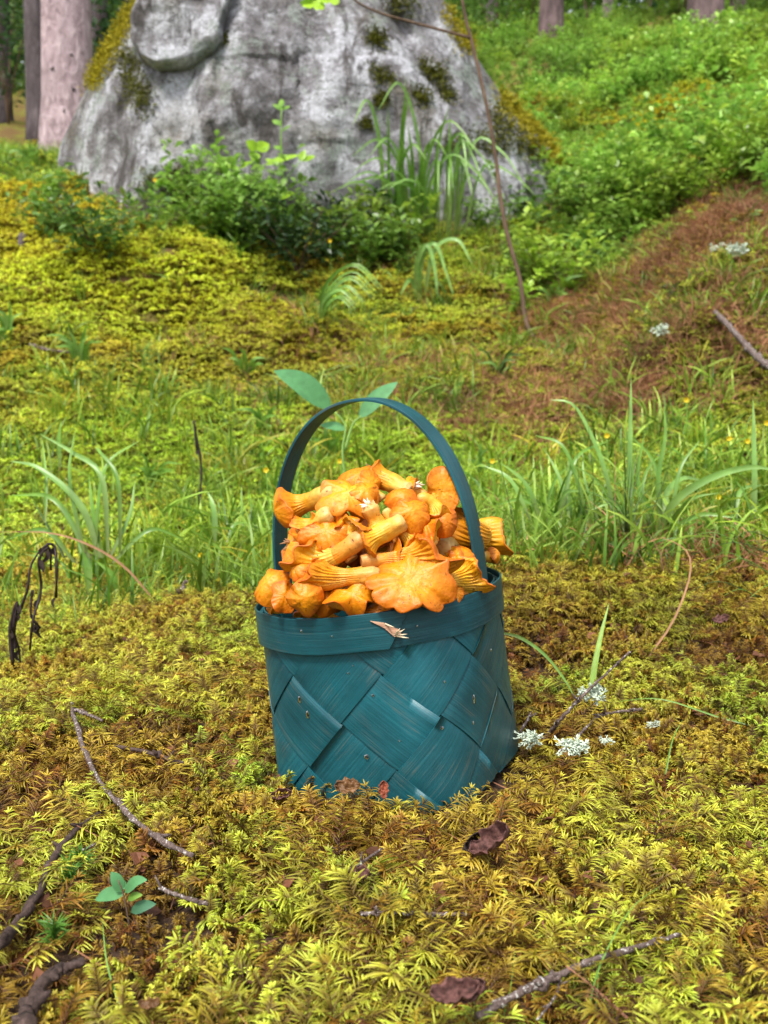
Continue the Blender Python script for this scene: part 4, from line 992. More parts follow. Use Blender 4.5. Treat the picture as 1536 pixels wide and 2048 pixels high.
def chanterelle(label, foot, cap, nrm, rs, rc, d=(0, 0), ell=1.0, ella=0.0,  wav=.35, lob=.14, dome=.15, funnel=.0, droop=.15, flare=2.4, s0=.42, seed=0, gN=26, gd=.0010, bendf=.45, group=None, cut='plain', res=112, nstem=None, age=.55, top=None, lobes=0):
    """foot, cap: photo positions (px, py); nrm: way the cap faces; rs, rc: stem and cap radius in cm; d: depth shifts in cm"""
    A = HP(*foot, d[0]) if not isinstance(foot, Vector) else foot; B_ = HP(*cap, d[1]) if not isinstance(cap, Vector) else cap
    n_ = Vector(nrm).normalized(); rs /= 118; rc /= 97; flare = flare * 1.15; L = (B_ - A).length
    sp = []; c1 = A + (B_ - A) * .35; c2 = B_ - n_ * L * bendf; NR = 46
    if nstem is not None: c1 = A + Vector(nstem).normalized() * L * .4
    for k in range(NR + 1):
        t = k / NR; sp.append(A * (1 - t) ** 3 + c1 * 3 * t * (1 - t) ** 2 + c2 * 3 * t * t * (1 - t) + B_ * t ** 3)
    fr = frames(sp, Vector((1, .12, .1))); _X = Vector((1, 0, 0)); ella = ella + math.atan2(_X.dot(fr[NR][2]), _X.dot(fr[NR][1])); res = res * 2 if gd >= .0012 and res > 64 else res; wn, ln, bn = wnoise(seed), wnoise(seed + 1), wnoise(seed + 2); rr = random.Random(seed)
    ph = rr.uniform(0, 6.28)
    def lobe(th):
        v = lob * ln(th)
        if lobes: v += .20 * (abs(math.sin(lobes * .5 * th + ph + .5 * bn(th))) ** .6) - .13
        return v
    def ring(k, r, rho, ax=0.0, gill=0.0):
        T, U_, V_ = fr[k]; out = []
        # near the margin the rings turn fully to the cap's own plane
        for j in range(res):
            th = 2 * PI * j / res; e = 1 + (ell - 1) * rho * math.cos(2 * (th - ella)) 
            q = r * (1 + lobe(th) * rho ** 1.5 + .05 * bn(th * 1.0) * (1 - rho)) * e
            gg = 0
            if gill:
                w_ = .55 * math.sin(k * .23 + 3 * bn(th)) + .35 * math.sin(5 * th + k * .3) + .5 * bn(2 * th)
                a_ = abs(math.sin((gN * th) * .5 + w_)); b2 = abs(math.sin(gN * th + w_ * 1.6 + 1.3))
                gg = gill * ((1 - a_) ** 1.5 + .75 * rho * (1 - b2) ** 1.5)
            w3 = wav * wn(th) * rc * rho ** 2.2 - droop * rc * rho ** 3 + rc * rho ** 6 * (.03 * math.sin(9 * th + 3 * bn(th)) + .02 * math.sin(17 * th + 4 * ln(th)) + .12 * max(0, ln(th * 1.0 + 1)) ** 2)
            out.append(sp[k] + (U_ * math.cos(th) + V_ * math.sin(th)) * (q + gg * .55) + T * (ax + w3 - gg * .8) + (U_ * math.cos(th) + V_ * math.sin(th)) * (.0004 * mnoise.noise((sp[k] + (U_ * math.cos(th) + V_ * math.sin(th)) * q) * 160) * 1.6))
        return out
    ks = int(NR * s0); rads = []
    for k in range(NR + 1):
        s = k / NR
        base = rs * (1 + .16 * math.sin(s * 9 + seed) * .5 - .12 * s)
        if s < .08: base *= .72 + 3.5 * s
        f_ = max(0, (s - s0 * .7) / (1 - s0 * .7)); rads.append(base + (rc * .985 - rs * .88) * f_ ** flare)
    t = thing('chanterelle', label, 'mushroom', tuple(A), group)
    def quads(n_r): return [(i * res + j, i * res + (j + 1) % res, (i + 1) * res + (j + 1) % res, (i + 1) * res + j) for i in range(n_r - 1) for j in range(res)]
    # stem with its cut or torn foot
    mb = MB(); vs = []; ag = []
    for k in range(0, ks + 1):
        s = k / NR; f_ = max(0, (s - s0 * .7) / (1 - s0 * .7)); rho = min(1, max(0, (rads[k] - rs) / max(1e-6, rc - rs)))
        rg = ring(k, rads[k], rho, 0, gd * .5 * smooth(.45, 1, s / s0).item() if s > s0 * .4 else 0)
        if k == 0 and cut == 'torn': rg = [p + fr[0][0] * rr.uniform(-.0035, .001) for p in rg]
        vs += rg; ag += [min(1, .0 + .95 * s / s0)] * res
    vs.append(sp[0] + fr[0][0] * (.0008 if cut != 'torn' else .002)); ag.append(0)
    fs = quads(ks + 1) + [(len(vs) - 1, (j + 1) % res, j) for j in range(res)]
    mb.add(vs, fs, ag); mb.build('stem', M['stem'], t)
    mb = MB(); vs = []; ag = []; last = None
    for k in range(ks, NR + 1):
        s = k / NR; rho = min(1, max(0, (rads[k] - rs) / max(1e-6, rc - rs))); g_ = gd * (1 - smooth(.93, 1.0, s).item()) * (.5 + .5 * smooth(s0, s0 + .15, s).item())
        last = ring(k, rads[k], rho, 0, g_); vs += last; ag += [.15 + .75 * (s - s0) / (1 - s0)] * res
    mb.add(vs, quads(NR + 1 - ks), ag); mb.build('gills', M['gill'], t)
    # cap: rolled margin then the wavy, dimpled top
    mb = MB(); vs = []; ag = []; T = fr[NR][0]; ctr = sp[NR]; mth = min(.0022, rc * .09)
    rings_ = [(1.0, 0.0), (1.02, mth * .35), (1.01, mth * .75), (.975, mth)]
    for (q, ax) in rings_:
        vs += [ctr + (p - ctr) * 1.0 + ((p - ctr) - T * (p - ctr).dot(T)) * (q - 1) + T * ax for p in last]; ag += [1] * res
    NT = 22
    for i in range(1, NT + 1):
        rho = .975 * (1 - i / NT) + .012
        for j in range(res):
            p = last[j]; dv = p - ctr; axl = dv.dot(T); fl = dv - T * axl; th = 2 * PI * j / res
            hgt = dome * rc * (1 - rho ** 2) - funnel * rc * (1 - rho) ** 1.4 + axl * rho ** 2.4 + mth
            q = ctr + fl * rho
            hgt += rc * .035 * mnoise.fractal(q * 75 + Vector((seed, 0, 0)), 1, 2, 3) + .0003 * mnoise.noise(q * 420) + rc * .05 * (lobe(th) * 2.5 + (2.5 * lobe(th) if lobes else 0)) * rho * rho * (1.15 - rho) * 2
            vs.append(q + T * hgt); ag.append(age + (.45 * rho ** 3 if rho > .5 else 0) - .15 * (1 - rho))
    vs.append(ctr + T * (dome * rc - funnel * rc + mth)); ag.append(age - .15); nrr = len(rings_) + NT
    mb.add(vs, quads(nrr) + [((nrr - 1) * res + j, (nrr - 1) * res + (j + 1) % res, len(vs) - 1) for j in range(res)], ag); mb.build('cap', M['cap'], t)
    return t

CH = chanterelle
random.seed(91)
# deep layer first, then the back and top, then the front
CH('smooth orange rounded cap at the very top of the heap', (722, 1010), (716, 962), (-.1, -.55, .8), .6, 1.75, (2.5, 1.8), dome=.35, wav=.25, seed=1, lob=.18)
CH('orange cap lobe tucked just right below the topmost cap', (765, 1000), (738, 968), (.35, -.85, .2), .5, 1.1, (2.0, 1.2), dome=.3, wav=.3, seed=2)
CH('thick peach stem lying at the top right of the topmost cap', (822, 985), (745, 952), (-1, .2, .25), .95, 1.3, (1.6, 2.2), wav=.2, seed=3, flare=3, s0=.6)
CH('small ragged cap beside white torn shreds at the top of the heap', (850, 990), (815, 966), (-.2, -.4, .9), .5, .95, (2.2, 1.8), wav=.6, lob=.3, seed=4)
CH('long pale stemmed mushroom at the left with its cap pointing left over the handle leg', (672, 985), (572, 1018), (-.93, -.25, -.22), 1.0, 1.55, (0, .6), dome=.55, wav=.25, seed=5, flare=4, s0=.6, droop=.05)
CH('wide lumpy cap under the topmost cap on the left side of the heap top', (720, 1040), (700, 992), (-.1, -.7, .7), .6, 2.0, (2.5, .3), ell=1.18, wav=.3, lob=.22, dome=.25, seed=6, lobes=5)
CH('small orange lobe right of the wide lumpy cap', (740, 1020), (728, 985), (.2, -.75, .6), .5, 1.05, (1.5, -.1), dome=.3, wav=.35, seed=7)
CH('tall oval cap standing upright at the right of the heap below the handle', (838, 1010), (884, 984), (.12, -.97, .1), .7, 1.66, (2.5, .8), ell=.76, ella=0.0, wav=.22, lob=.08, dome=.12, funnel=.15, seed=8, droop=.0)
CH('yellow gilled funnel opening left under the tall oval cap', (975, 1052), (905, 1052), (-.85, .2, .42), .7, 1.7, (8.0, 4.2), wav=.45, seed=9, s0=.3, flare=1.7, gd=.0017)
CH('round ball shaped cap in the upper middle of the heap', (815, 1045), (803, 1000), (-.1, -.72, .65), .6, 1.25, (2.2, .3), dome=.55, wav=.15, seed=10, lob=.1)
CH('smooth orange cap directly below the ball shaped cap', (845, 1070), (822, 1030), (.2, -.85, .45), .7, 1.45, (2.3, .0), dome=.45, wav=.2, seed=11)
CH('pale curved stem hooking over between the ball shaped cap and the handle', (838, 1002), (880, 1030), (.4, -.3, -.85), .55, .95, (.6, .7), dome=.3, seed=12, nstem=(.6, 0, .8))
CH('reddish orange cap near the handle in the right part of the heap', (860, 1070), (883, 1045), (.25, -.85, .3), .5, 1.2, (1.8, .8), dome=.5, wav=.2, seed=13, age=.8)
CH('gilled mushroom sticking out to the right past the handle', (885, 1095), (1000, 1068), (.92, -.15, .12), .95, 1.9, (2.5, 3.6), wav=.5, lob=.2, seed=14, s0=.45, flare=2.0, gd=.0018, funnel=.4, dome=0)
CH('small round orange cap under the mushroom that sticks out past the handle', (960, 1112), (988, 1110), (.7, -.5, .3), .5, .75, (5, 3.8), dome=.6, seed=15)
CH('big fan of deep yellow gills in the right middle with a long peach stem', (722, 1122), (876, 1098), (.72, .25, .50), .72, 2.3, (-.2, .5), wav=.5, lob=.15, seed=16, s0=.42, flare=1.5, gd=.0021, gN=30, funnel=.5, dome=0, droop=.25)
CH('folded yellow crest standing above the big gilled fan', (868, 1090), (852, 1052), (-.2, -.2, .9), .55, 1.1, (.8, .4), wav=.8, lob=.25, seed=17, flare=1.5, s0=.3)
CH('ridged mushroom at the right rim with its gilled cap edge turned right', (878, 1168), (945, 1140), (.80, .15, .38), .8, 2.0, (-.4, 1.2), wav=.45, lob=.18, seed=18, s0=.3, flare=1.35, gd=.0021, gN=30, ell=1.05, funnel=.4, dome=0)
CH('pale stem lying low toward the lapped rim with gilled flare at its left end', (760, 1150), (618, 1146), (-.92, -.1, .30), .85, 1.35, (-.2, -.6), wav=.45, seed=19, s0=.5, flare=2.0, gd=.0017)
CH('knobbly small cap rising behind the cap that hangs over the left rim', (640, 1160), (598, 1142), (-.5, -.65, .55), .55, 1.0, (.5, -.9), dome=.5, wav=.2, seed=20)
CH('long curved yellow mushroom sweeping from upper right to lower left', (728, 1072), (600, 1098), (-.80, .05, .60), .9, 2.0, (-.5, .2), wav=.6, lob=.2, seed=21, s0=.45, flare=1.9, nstem=(-.8, -.1, -.6), funnel=.5, dome=0)
CH('smooth peach stem slanting up right from a yellow collar in the middle', (808, 1042), (732, 1084), (-.85, -.1, -.45), .95, 1.35, (-.3, -.3), wav=.3, seed=22, flare=5, s0=.6)
CH('bright yellow gill fan facing up in the centre of the heap', (700, 1075), (722, 1052), (.25, .55, .8), .5, 1.6, (-.2, .3), wav=.4, seed=23, s0=.15, flare=1.2, gd=.0021, funnel=.5, dome=0)
CH('bumpy orange cap in the left centre of the heap', (680, 1105), (655, 1068), (-.15, -.85, .5), .6, 1.75, (2, .2), wav=.45, lob=.28, dome=.25, seed=24, lobes=5)
CH('pale bulbous stem slanting down left to a small yellow cup', (664, 1025), (592, 1062), (-.75, -.1, -.1), .8, 1.15, (-.1, .4), wav=.5, seed=25, flare=3, s0=.6, funnel=.4, dome=0)
CH('pinkish stem with a torn white foot in the upper centre of the heap', (738, 1012), (762, 1062), (.35, -.5, -.7), .8, 1.1, (-.2, .6), cut='torn', seed=26, flare=3, s0=.7, wav=.3)
CH('plain orange stem slanting down right behind the peach stem', (785, 1035), (828, 1082), (.6, -.3, -.6), .75, 1.0, (.5, .7), seed=27, flare=4, s0=.7)
CH('small purplish grey stub in the centre gap of the heap', (705, 1120), (692, 1098), (-.3, -.2, .9), .7, .8, (.6, .9), seed=28, s0=.7)
CH('peach rounded base in the left gap above the knobbly cap', (640, 1130), (590, 1100), (-.6, -.3, .3), 1.1, 1.5, (.6, .8), seed=29, dome=.4)
CH('large smooth round cap at the far left of the rim', (600, 1195), (545, 1172), (-.35, -.75, .45), .8, 1.5, (2.5, -.2), dome=.5, wav=.18, lob=.10, seed=30)
CH('wrinkled orange flap between the two round caps at the left rim', (600, 1205), (569, 1192), (.2, -.9, .1), .5, 1.1, (1.5, -.7), ell=.8, wav=.4, dome=.25, seed=31)
CH('orange cap hanging down over the front left of the rim', (640, 1170), (611, 1194), (-.1, -.93, -.05), .6, 1.38, (1.8, -1.6), ell=.9, dome=.5, wav=.2, lob=.12, seed=32, age=.65)
CH('dark orange rounded cap in shade behind the cap over the front left rim', (690, 1190), (655, 1205), (.1, -.85, .2), .7, 1.1, (2, .3), dome=.5, seed=33, age=.85)
CH('folded cap with curled pale gill edge at the front centre of the rim', (740, 1165), (705, 1192), (-.05, -.72, .68), .7, 1.75, (1.2, -.6), ell=1.15, wav=.8, lob=.22, dome=.15, seed=34)
CH('very large flower shaped cap with scalloped edge at the front of the heap', (835, 1125), (822, 1160), (.05, -.78, .62), .9, 2.8, (3.0, -1.7), ell=1.12, wav=.22, lob=.08, dome=.08, funnel=.14, seed=36, lobes=8, droop=.22, gd=.001)
CH('small crinkled piece under the left side of the flower shaped cap', (780, 1200), (757, 1222), (0, -.8, .5), .6, 1.0, (1.5, -.1), wav=.6, seed=37)
CH('small smooth piece between the flower shaped cap and the right rim', (930, 1185), (905, 1190), (-.1, -.7, .6), .6, .95, (1.5, .2), dome=.5, seed=38)
CH('orange lump glimpsed behind the ridged mushroom at the right rim', (900, 1140), (922, 1116), (.3, -.7, .5), .6, 1.1, (2, 1.8), dome=.4, seed=39)
CH('little curled orange scrap at the left end inside the rim', (575, 1222), (548, 1212), (-.2, -.6, .7), .4, .6, (1.2, .4), wav=.8, seed=40)
CH('small crinkled scrap above the low pale stem', (672, 1142), (650, 1134), (0, -.6, .8), .4, .8, (.4, -.1), wav=.7, lob=.3, seed=41)
CH('thin pale slender stem crossing under the ball shaped cap', (770, 1020), (800, 1060), (.5, -.6, -.5), .5, .9, (.2, .3), seed=60, flare=4, s0=.6)
CH('small frilled yellow cap at the left above the curved yellow mushroom', (640, 1075), (612, 1066), (-.5, -.5, .7), .45, 1.0, (1.0, .2), wav=.8, lob=.3, seed=61, funnel=.3)
CH('small trumpet cap showing its frilly edge above the flower shaped cap', (790, 1130), (775, 1108), (-.3, -.3, .9), .5, 1.1, (.6, .3), wav=.7, lob=.25, seed=62, funnel=.4, dome=0)
CH('small crinkled cap between the bumpy cap and the gill fan', (690, 1060), (690, 1040), (-.1, -.6, .8), .45, .95, (1.0, .1), wav=.7, lob=.3, seed=63)
CH('slim peach stem resting on the left rim caps', (665, 1128), (628, 1108), (-.7, -.4, .4), .5, .9, (.1, -.1), wav=.5, seed=64, s0=.5)
CH('reddish folded cap lying right of the flower shaped cap', (930, 1150), (912, 1148), (.2, -.8, .5), .45, .95, (1.2, .9), wav=.6, seed=65, age=.8)
GRP = 'chanterelles glimpsed deep in the heap'
for k in range(36):
    a = rnd(0, 2 * PI); r = .062 * math.sqrt(rnd(0, 1)); h = rnd(-.01, .060); q = HC + Vector((r * math.cos(a), r * math.sin(a) - .005, h)); n_ = Vector((rnd(-1, 1), rnd(-1, .3), rnd(-.2, 1)))
    CH('orange mushroom glimpsed only in the gaps deep inside the heap', q - n_.normalized() * .03, q, n_, .7, rnd(1.3, 1.9), wav=.4, seed=500 + k, group=GRP, res=64, age=.8)
# torn white shreds
def shred(label, px, py, d, n_, L, dirv, mat='torn'):
    p = HP(px, py, d); mb = MB()
    for k in range(n_):
        o_ = (Vector(dirv) + Vector((rnd(-.5, .5), rnd(-.5, .5), rnd(-.5, .5)))).normalized(); l_ = L * rnd(.6, 1)
        tube(mb, [p + o_ * -.002, p + o_ * l_ * .5 + Vector((0, 0, rnd(-.001, .001))), p + o_ * l_], [.0016, .0012, .0002], 5)
    return tag(mb.build('torn_stem_end', M[mat], None), label, 'mushroom scrap')
shred('white torn stem shreds poking up right at the top of the heap', 824, 974, 1.6, 7, .011, (.9, -.3, .25))
shred('white torn stem shreds in the upper centre of the heap', 738, 1012, -.4, 7, .008, (-.4, -.6, .4))
shred('dry brown frayed stem end poking left out of the heap beside the handle', 590, 1084, .6, 8, .013, (-.95, -.2, 0), 'straw')

# ------------------------------------------------------------------ grasses and plants that stand out one by one
def tuft(label, base, Y, blades, mat, name='grass_tuft', cat='grass tuft', part='blade', group=None):
    """blades: list of (photo path, width in px, material or None, depth shift in metres at the tip)"""
    b0 = W(base[0], base[1], Y); b0.z = max(b0.z - .01, Hs(b0.x, Y) - .01) if True else b0.z
    t = thing(name, label, cat, tuple(b0), group)
    for (pts, wd, m_, dy) in blades:
        P = [W(px, py, Y + dy * i / (len(pts) - 1)) for i, (px, py) in enumerate(pts)]
        if (P[0] - b0).length < .35 and wd > 2: P[0].z -= .004
        P = spline(P, 14); mb = MB(); wid = wd / F * Y
        nrm = Vector((rnd(-.5, .5), -1, rnd(-.1, .6)))
        if wd <= 3: tube(mb, P, [wid * .5 * (1 - .7 * i / 14) for i in range(15)], 4, [i / 14 for i in range(15)])
        else: ribbon(mb, P, wid * 1.1, nrm=nrm, fold=.35, age=(0, rnd(.7, 1)), prof=lambda q: min(1, .55 + 2 * q) * (1 - q ** 3) + .03)
        mb.build(part, m_ or mat, t)
    return t
random.seed(111)
g, gp, gd_, st_ = M['grass'], M['grass_pale'], M['grass_dark'], M['straw']
Yr = 1.42
tuft('broad bladed grass tuft right of the basket with one blade arching far right', (1320, 1062), Yr, [
    ([(1262, 1060), (1258, 957), (1260, 850), (1262, 752)], 12, gp, .05), ([(1318, 1060), (1317, 950), (1330, 874), (1328, 812)], 9, g, .03),
    ([(1322, 1060), (1347, 1006), (1418, 957), (1500, 934), (1560, 942)], 14, gp, -.05), ([(1324, 1050), (1332, 990), (1365, 957), (1410, 962)], 12, gp, .1),
    ([(1300, 1055), (1285, 980), (1300, 930), (1340, 900)], 6, g, .05), ([(1330, 1050), (1380, 1000), (1440, 985)], 6, g, -.03), ([(1310, 1058), (1290, 1000), (1240, 960)], 8, g, -.03), ([(1330, 1060), (1400, 1030), (1470, 1035)], 9, g, -.04), ([(1305, 1060), (1275, 960), (1290, 860)], 9, g, .04), ([(1340, 1055), (1360, 940), (1400, 880)], 8, g, .04), ([(1295, 1055), (1230, 1010), (1180, 1020)], 8, g, .0), ([(1325, 1055), (1310, 930), (1250, 860)], 7, g, .06)], g)
tuft('grass tuft with a long pale blade arching left halfway between handle and right edge', (1223, 1040), Yr + .05, [
    ([(1228, 1045), (1215, 965), (1190, 890), (1148, 812), (1099, 799)], 11, gp, .05), ([(1078, 1030), (1060, 985), (1037, 953), (1000, 925)], 10, g, .03),
    ([(1115, 1020), (1130, 985), (1160, 982)], 8, gp, .0), ([(1085, 1030), (1110, 960), (1140, 930)], 6, g, .05), ([(1200, 1045), (1170, 960), (1165, 900)], 5, g, .05), ([(1140, 1040), (1120, 960), (1090, 900)], 8, g, .05), ([(1100, 1040), (1050, 1000), (990, 1010)], 8, g, .02), ([(1180, 1045), (1130, 900), (1070, 870)], 8, g, .06), ([(1120, 1040), (1150, 920), (1220, 880)], 8, g, .06), ([(1060, 1035), (1020, 960), (965, 930)], 9, gp, .04)], g)
th_ = []
for k in range(26):
    a = rnd(-1, 1); L = rnd(60, 190); x0 = 1256 + rnd(-12, 12); th_.append(([(x0, 1058), (x0 + a * L * .35, 1058 - L * .5), (x0 + a * L * .8, 1058 - L * (1 - .35 * abs(a)))], rnd(2.2, 3.4), gd_ if rnd(0, 1) < .6 else g, rnd(-.05, .1)))
tuft('spray of thin dark green grass standing in front of the broad bladed tuft', (1256, 1058), 1.36, th_, g)
tuft('few very thin dark stalks standing close to the right side of the handle', (1040, 1075), 1.38, [
    ([(1035, 1075), (1000, 930), (960, 816)], 2.4, gd_, .03), ([(1190, 1055), (1185, 940), (1173, 812)], 2.2, gd_, .03), ([(1165, 1070), (1155, 920), (1150, 760)], 2.2, gd_, .03), ([(1232, 1070), (1230, 980), (1231, 900)], 2.4, st_, .03), ([(1290, 1060), (1340, 920), (1330, 860)], 2.2, gd_, .02)], g)
tuft('upright pale grass blades near the right edge of the view', (1507, 1050), 1.5, [([(1507, 1055), (1508, 960), (1507, 866), (1506, 800)], 11, gp, .05), ([(1470, 1050), (1475, 1000), (1490, 975), (1540, 970)], 9, gp, .05), ([(1470, 1110), (1469, 1030), (1474, 960)], 4, gd_, .0), ([(1515, 1060), (1490, 990), (1470, 960)], 6, g, .0)], g)
th_ = []
for k in range(34):
    x0 = 1536 + rnd(-40, 60); y0 = 1150 + rnd(-60, 260); dx = rnd(-200, -60); th_.append(([(x0, y0), (x0 + dx * .5, y0 + rnd(-50, -15)), (x0 + dx, y0 + rnd(-20, 50))], rnd(1.8, 2.8), g if rnd(0, 1) < .7 else gd_, rnd(-.05, .05)))
tuft('tangle of thin green grass leaning in from the right edge over the moss', (1530, 1240), 1.22, th_, g)
Yl = 1.45
tuft('broad bladed grass tuft at the left with blades arching toward the left edge', (200, 1110), Yl, [
    ([(200, 1110), (160, 1010), (80, 938), (20, 922)], 13, gp, .05), ([(207, 1110), (188, 1030), (178, 950)], 11, g, .05), ([(178, 1185), (172, 1110), (148, 1055)], 14, g, .03),
    ([(216, 1100), (203, 955), (145, 905), (80, 868)], 10, gp, .08), ([(240, 1100), (235, 960), (200, 905), (190, 895)], 8, g, .08), ([(240, 1195), (225, 1150), (190, 1120)], 11, g, .0), ([(120, 930), (118, 880), (122, 840)], 8, g, .3), ([(90, 1040), (92, 960), (85, 880)], 6, g, .1),
    ([(130, 1110), (95, 1050), (60, 990)], 6, gd_, .05), ([(220, 1110), (260, 1030), (270, 960)], 9, g, .05), ([(180, 1110), (110, 1000), (20, 990)], 10, g, .05), ([(190, 1105), (210, 940), (280, 880)], 9, g, .08), ([(150, 1120), (90, 1060), (10, 1080)], 9, g, .02), ([(225, 1120), (300, 1060), (370, 1080)], 8, g, .03), ([(170, 1100), (140, 960), (150, 860)], 8, g, .06)], g)
tuft('two short grass blades standing alone left of the basket handle', (430, 1075), 1.6, [([(430, 1080), (427, 1020), (416, 985)], 11, gp, .03), ([(455, 1080), (470, 1050), (495, 1045)], 8, g, .03), ([(345, 1240), (352, 1150), (358, 1060)], 3, gp, .02)], g)
tuft('dry arched straw stalk crossing the grass from the left edge', (300, 1185), 1.34, [([(300, 1185), (250, 1135), (185, 1093), (100, 1066), (-10, 1064)], 4.5, st_, .02)], st_, name='dry_stalk', cat='stalk', part='stalk')
tuft('orange brown curved grass stalk bending over the moss right of the basket', (1262, 1372), 1.04, [([(1262, 1372), (1300, 1310), (1345, 1245), (1378, 1160), (1378, 1110), (1350, 1085), (1310, 1072)], 4.2, st_, .16)], st_, name='dry_stalk', cat='stalk', part='stalk')
tuft('single upright light green grass blade behind the lichen twigs', (1183, 1440), .98, [([(1182, 1450), (1186, 1360), (1200, 1280), (1218, 1206)], 12, M['blade_lime'] if 'blade_lime' in M else gp, .05)], gp, name='lone_grass', cat='grass blade')
tuft('smooth green stem arching out from behind the basket at the right', (1000, 1262), .96, [([(992, 1256), (1040, 1275), (1090, 1310), (1130, 1360), (1152, 1400)], 6.0, gp, -.02), ([(1152, 1395), (1180, 1430), (1200, 1440)], 4, g, .0)], gp, name='green_stem', cat='stem', part='stalk')
# slope tufts
def slope_tuft(label, px, py, paths, wd, mat, pale=.4, dy=.1):
    Y = GY(px, py); tuft(label, (px, py), Y, [(p, wd * rnd(.8, 1.2), gp if rnd(0, 1) < pale else mat, -dy) for p in paths], mat)
ps = []
for k in range(34):
    x0 = 822 + random.gauss(0, 30); a = rnd(-1, 1); L = 90 + 210 * rnd(0, 1) ** 1.6; ps.append([(x0, 498), (x0 + a * 20, 455 - L * .6), (x0 + a * 70, 455 - L), (x0 + a * 130, 455 - L * .8)][:4 if abs(a) > .5 else 3])
slope_tuft('tall lush grass tuft growing against the middle of the boulder', 825, 498, ps, 6.5, g, .3, .25)
ps = []
for k in range(12):
    x0 = 900 + rnd(-25, 25); a = rnd(-.2, 1); L = rnd(70, 150); ps.append([(x0, 490), (x0 + a * 40, 430 - L), (x0 + a * 100, 430 - L * .9), (x0 + a * 150, 430 - L * .4)])
slope_tuft('arching grass tuft at the foot of the boulder right of the tall tuft', 900, 490, ps, 5, g, .4, .15)
ps = [[(835, 600), (832, 530), (855, 490), (872, 560), (872, 640)], [(838, 600), (845, 510), (870, 488), (890, 540), (915, 615)], [(850, 590), (870, 500), (915, 480), (945, 530)], [(842, 600), (838, 540), (830, 510)], [(838, 600), (820, 560), (800, 590)]]
slope_tuft('pale grass tuft whose broad blades droop over on the slope below the boulder', 838, 600, ps, 8, gp, .9, .1)
ps = []
for k in range(12):
    x0 = 645 + rnd(-8, 8); s = rnd(.4, 1); ps.append([(x0, 650), (x0 + 10 * s, 650 - 80 * s), (x0 + 70 * s, 650 - 125 * s), (x0 + 130 * s, 650 - 70 * s)])
slope_tuft('dark green arching grass tuft beside the dark hollow', 645, 650, ps, 5, g, .15, .1)
for lab, px, py, n_, L, wd, mt in (('small grass tuft on the far left slope below the moss bench', 160, 745, 9, 110, 8, g), ('fresh green grass tuft below the drooping pale tuft', 520, 880, 10, 90, 9, g), ('low grass tuft at the left edge among the moss', 20, 700, 9, 100, 8, g),
                             ('bluish green leafy grass tuft up the slope right of the sapling', 1170, 560, 12, 130, 8, g), ('green grass tuft beside the foot of the slender sapling', 1110, 620, 10, 90, 7, g), ('grass tuft at the left between trunk and boulder base', 60, 340, 14, 60, 6, g),
                             ('grass tuft standing behind the topmost mushrooms', 660, 930, 9, 100, 8, g), ('grass tuft seen through the right half of the handle arch', 960, 960, 9, 80, 9, gp), ('lone upright grass blades high on the right bank', 1490, 460, 4, 60, 9, gp), ('brownish green grass tuft in the middle of the slope', 1000, 770, 9, 90, 6, gd_),
                             ('short grass tuft left of the broad leafed plant', 490, 760, 9, 80, 7, g), ('small grass tuft in the hollow at the far left', 300, 980, 12, 90, 7, g), ('grass tuft between the curved stalk and the right edge', 1430, 1110, 12, 110, 7, g)):
    ps = []
    for k in range(n_):
        x0 = px + rnd(-12, 12); a = rnd(-1, 1); l_ = L * rnd(.5, 1.1); ps.append([(x0, py), (x0 + a * l_ * .25, py - l_ * .6), (x0 + a * l_ * .75, py - l_ * (.95 - .35 * abs(a)))])
    slope_tuft(lab, px, py, ps, wd, mt, .3, .05)

# broad leafed plant behind the handle
def leafy(name, label, cat, Y, stems, leaves, mats, base):
    """stems: (path px, width px); leaves: (base px, tip px, width px, droop, material)"""
    b0 = W(base[0], base[1], Y); t = thing(name, label, cat, tuple(b0))
    for (pts, wd) in stems:
        P = spline([W(*p, Y) for p in pts], 10); mb = MB(); tube(mb, P, [wd * .5 / F * Y * (1.2 - .6 * i / 10) for i in range(11)], 6); mb.build('stem', mats[0], t)
    for (a, b_, wd, dr, m_) in leaves:
        A = W(*a, Y); dyz = rnd(-.02, .03) * Y / 1.0 * .5; B_ = W(*b_, Y + dyz); mid = A.lerp(B_, .5) + Vector((0, 0, dr * (B_ - A).length)); P = spline([A, mid, B_], 10); mb = MB()
        nr = Vector((rnd(-.3, .3), -1, rnd(.3, 1.0))); wid = wd / F * Y
        ribbon(mb, P, wid, nrm=nr, fold=.2, age=(.2, 1), prof=leafprof); mb.build('leaf', m_, t)
    return t
random.seed(121)
tl, ll, sb = M['teal_leaf'], M['lime_leaf'], M['stem_brown']
leafy('broad_leaf_plant', 'bluish green broad leafed plant just behind the top of the handle', 'plant', 1.75, [([(690, 960), (685, 900), (690, 850), (660, 815)], 5), ([(690, 900), (705, 850), (722, 832)], 5)],
      [((662, 818), (548, 742), 50, .08, tl), ((718, 836), (795, 764), 34, .05, tl), ((690, 860), (640, 850), 22, .05, tl)], [gp], (690, 960))
# little lingonberry seedling in the foreground
leafy('seedling', 'small seedling with rounded bluish green leaves in the foreground moss', 'seedling', GY(245, 1850) - .01, [([(262, 1880), (255, 1830), (246, 1785), (236, 1760)], 4), ([(262, 1860), (285, 1822)], 3)],
      [((244, 1785), (222, 1744), 26, .1, tl), ((246, 1790), (190, 1800), 30, .1, tl), ((250, 1785), (294, 1760), 24, .15, tl), ((250, 1778), (238, 1762), 18, .1, tl), ((262, 1825), (312, 1808), 24, .1, M['dark_tl'] if 'dark_tl' in M else g), ((258, 1850), (230, 1888), 22, .1, g), ((256, 1800), (285, 1790), 16, .1, g)], [sb], (262, 1880))
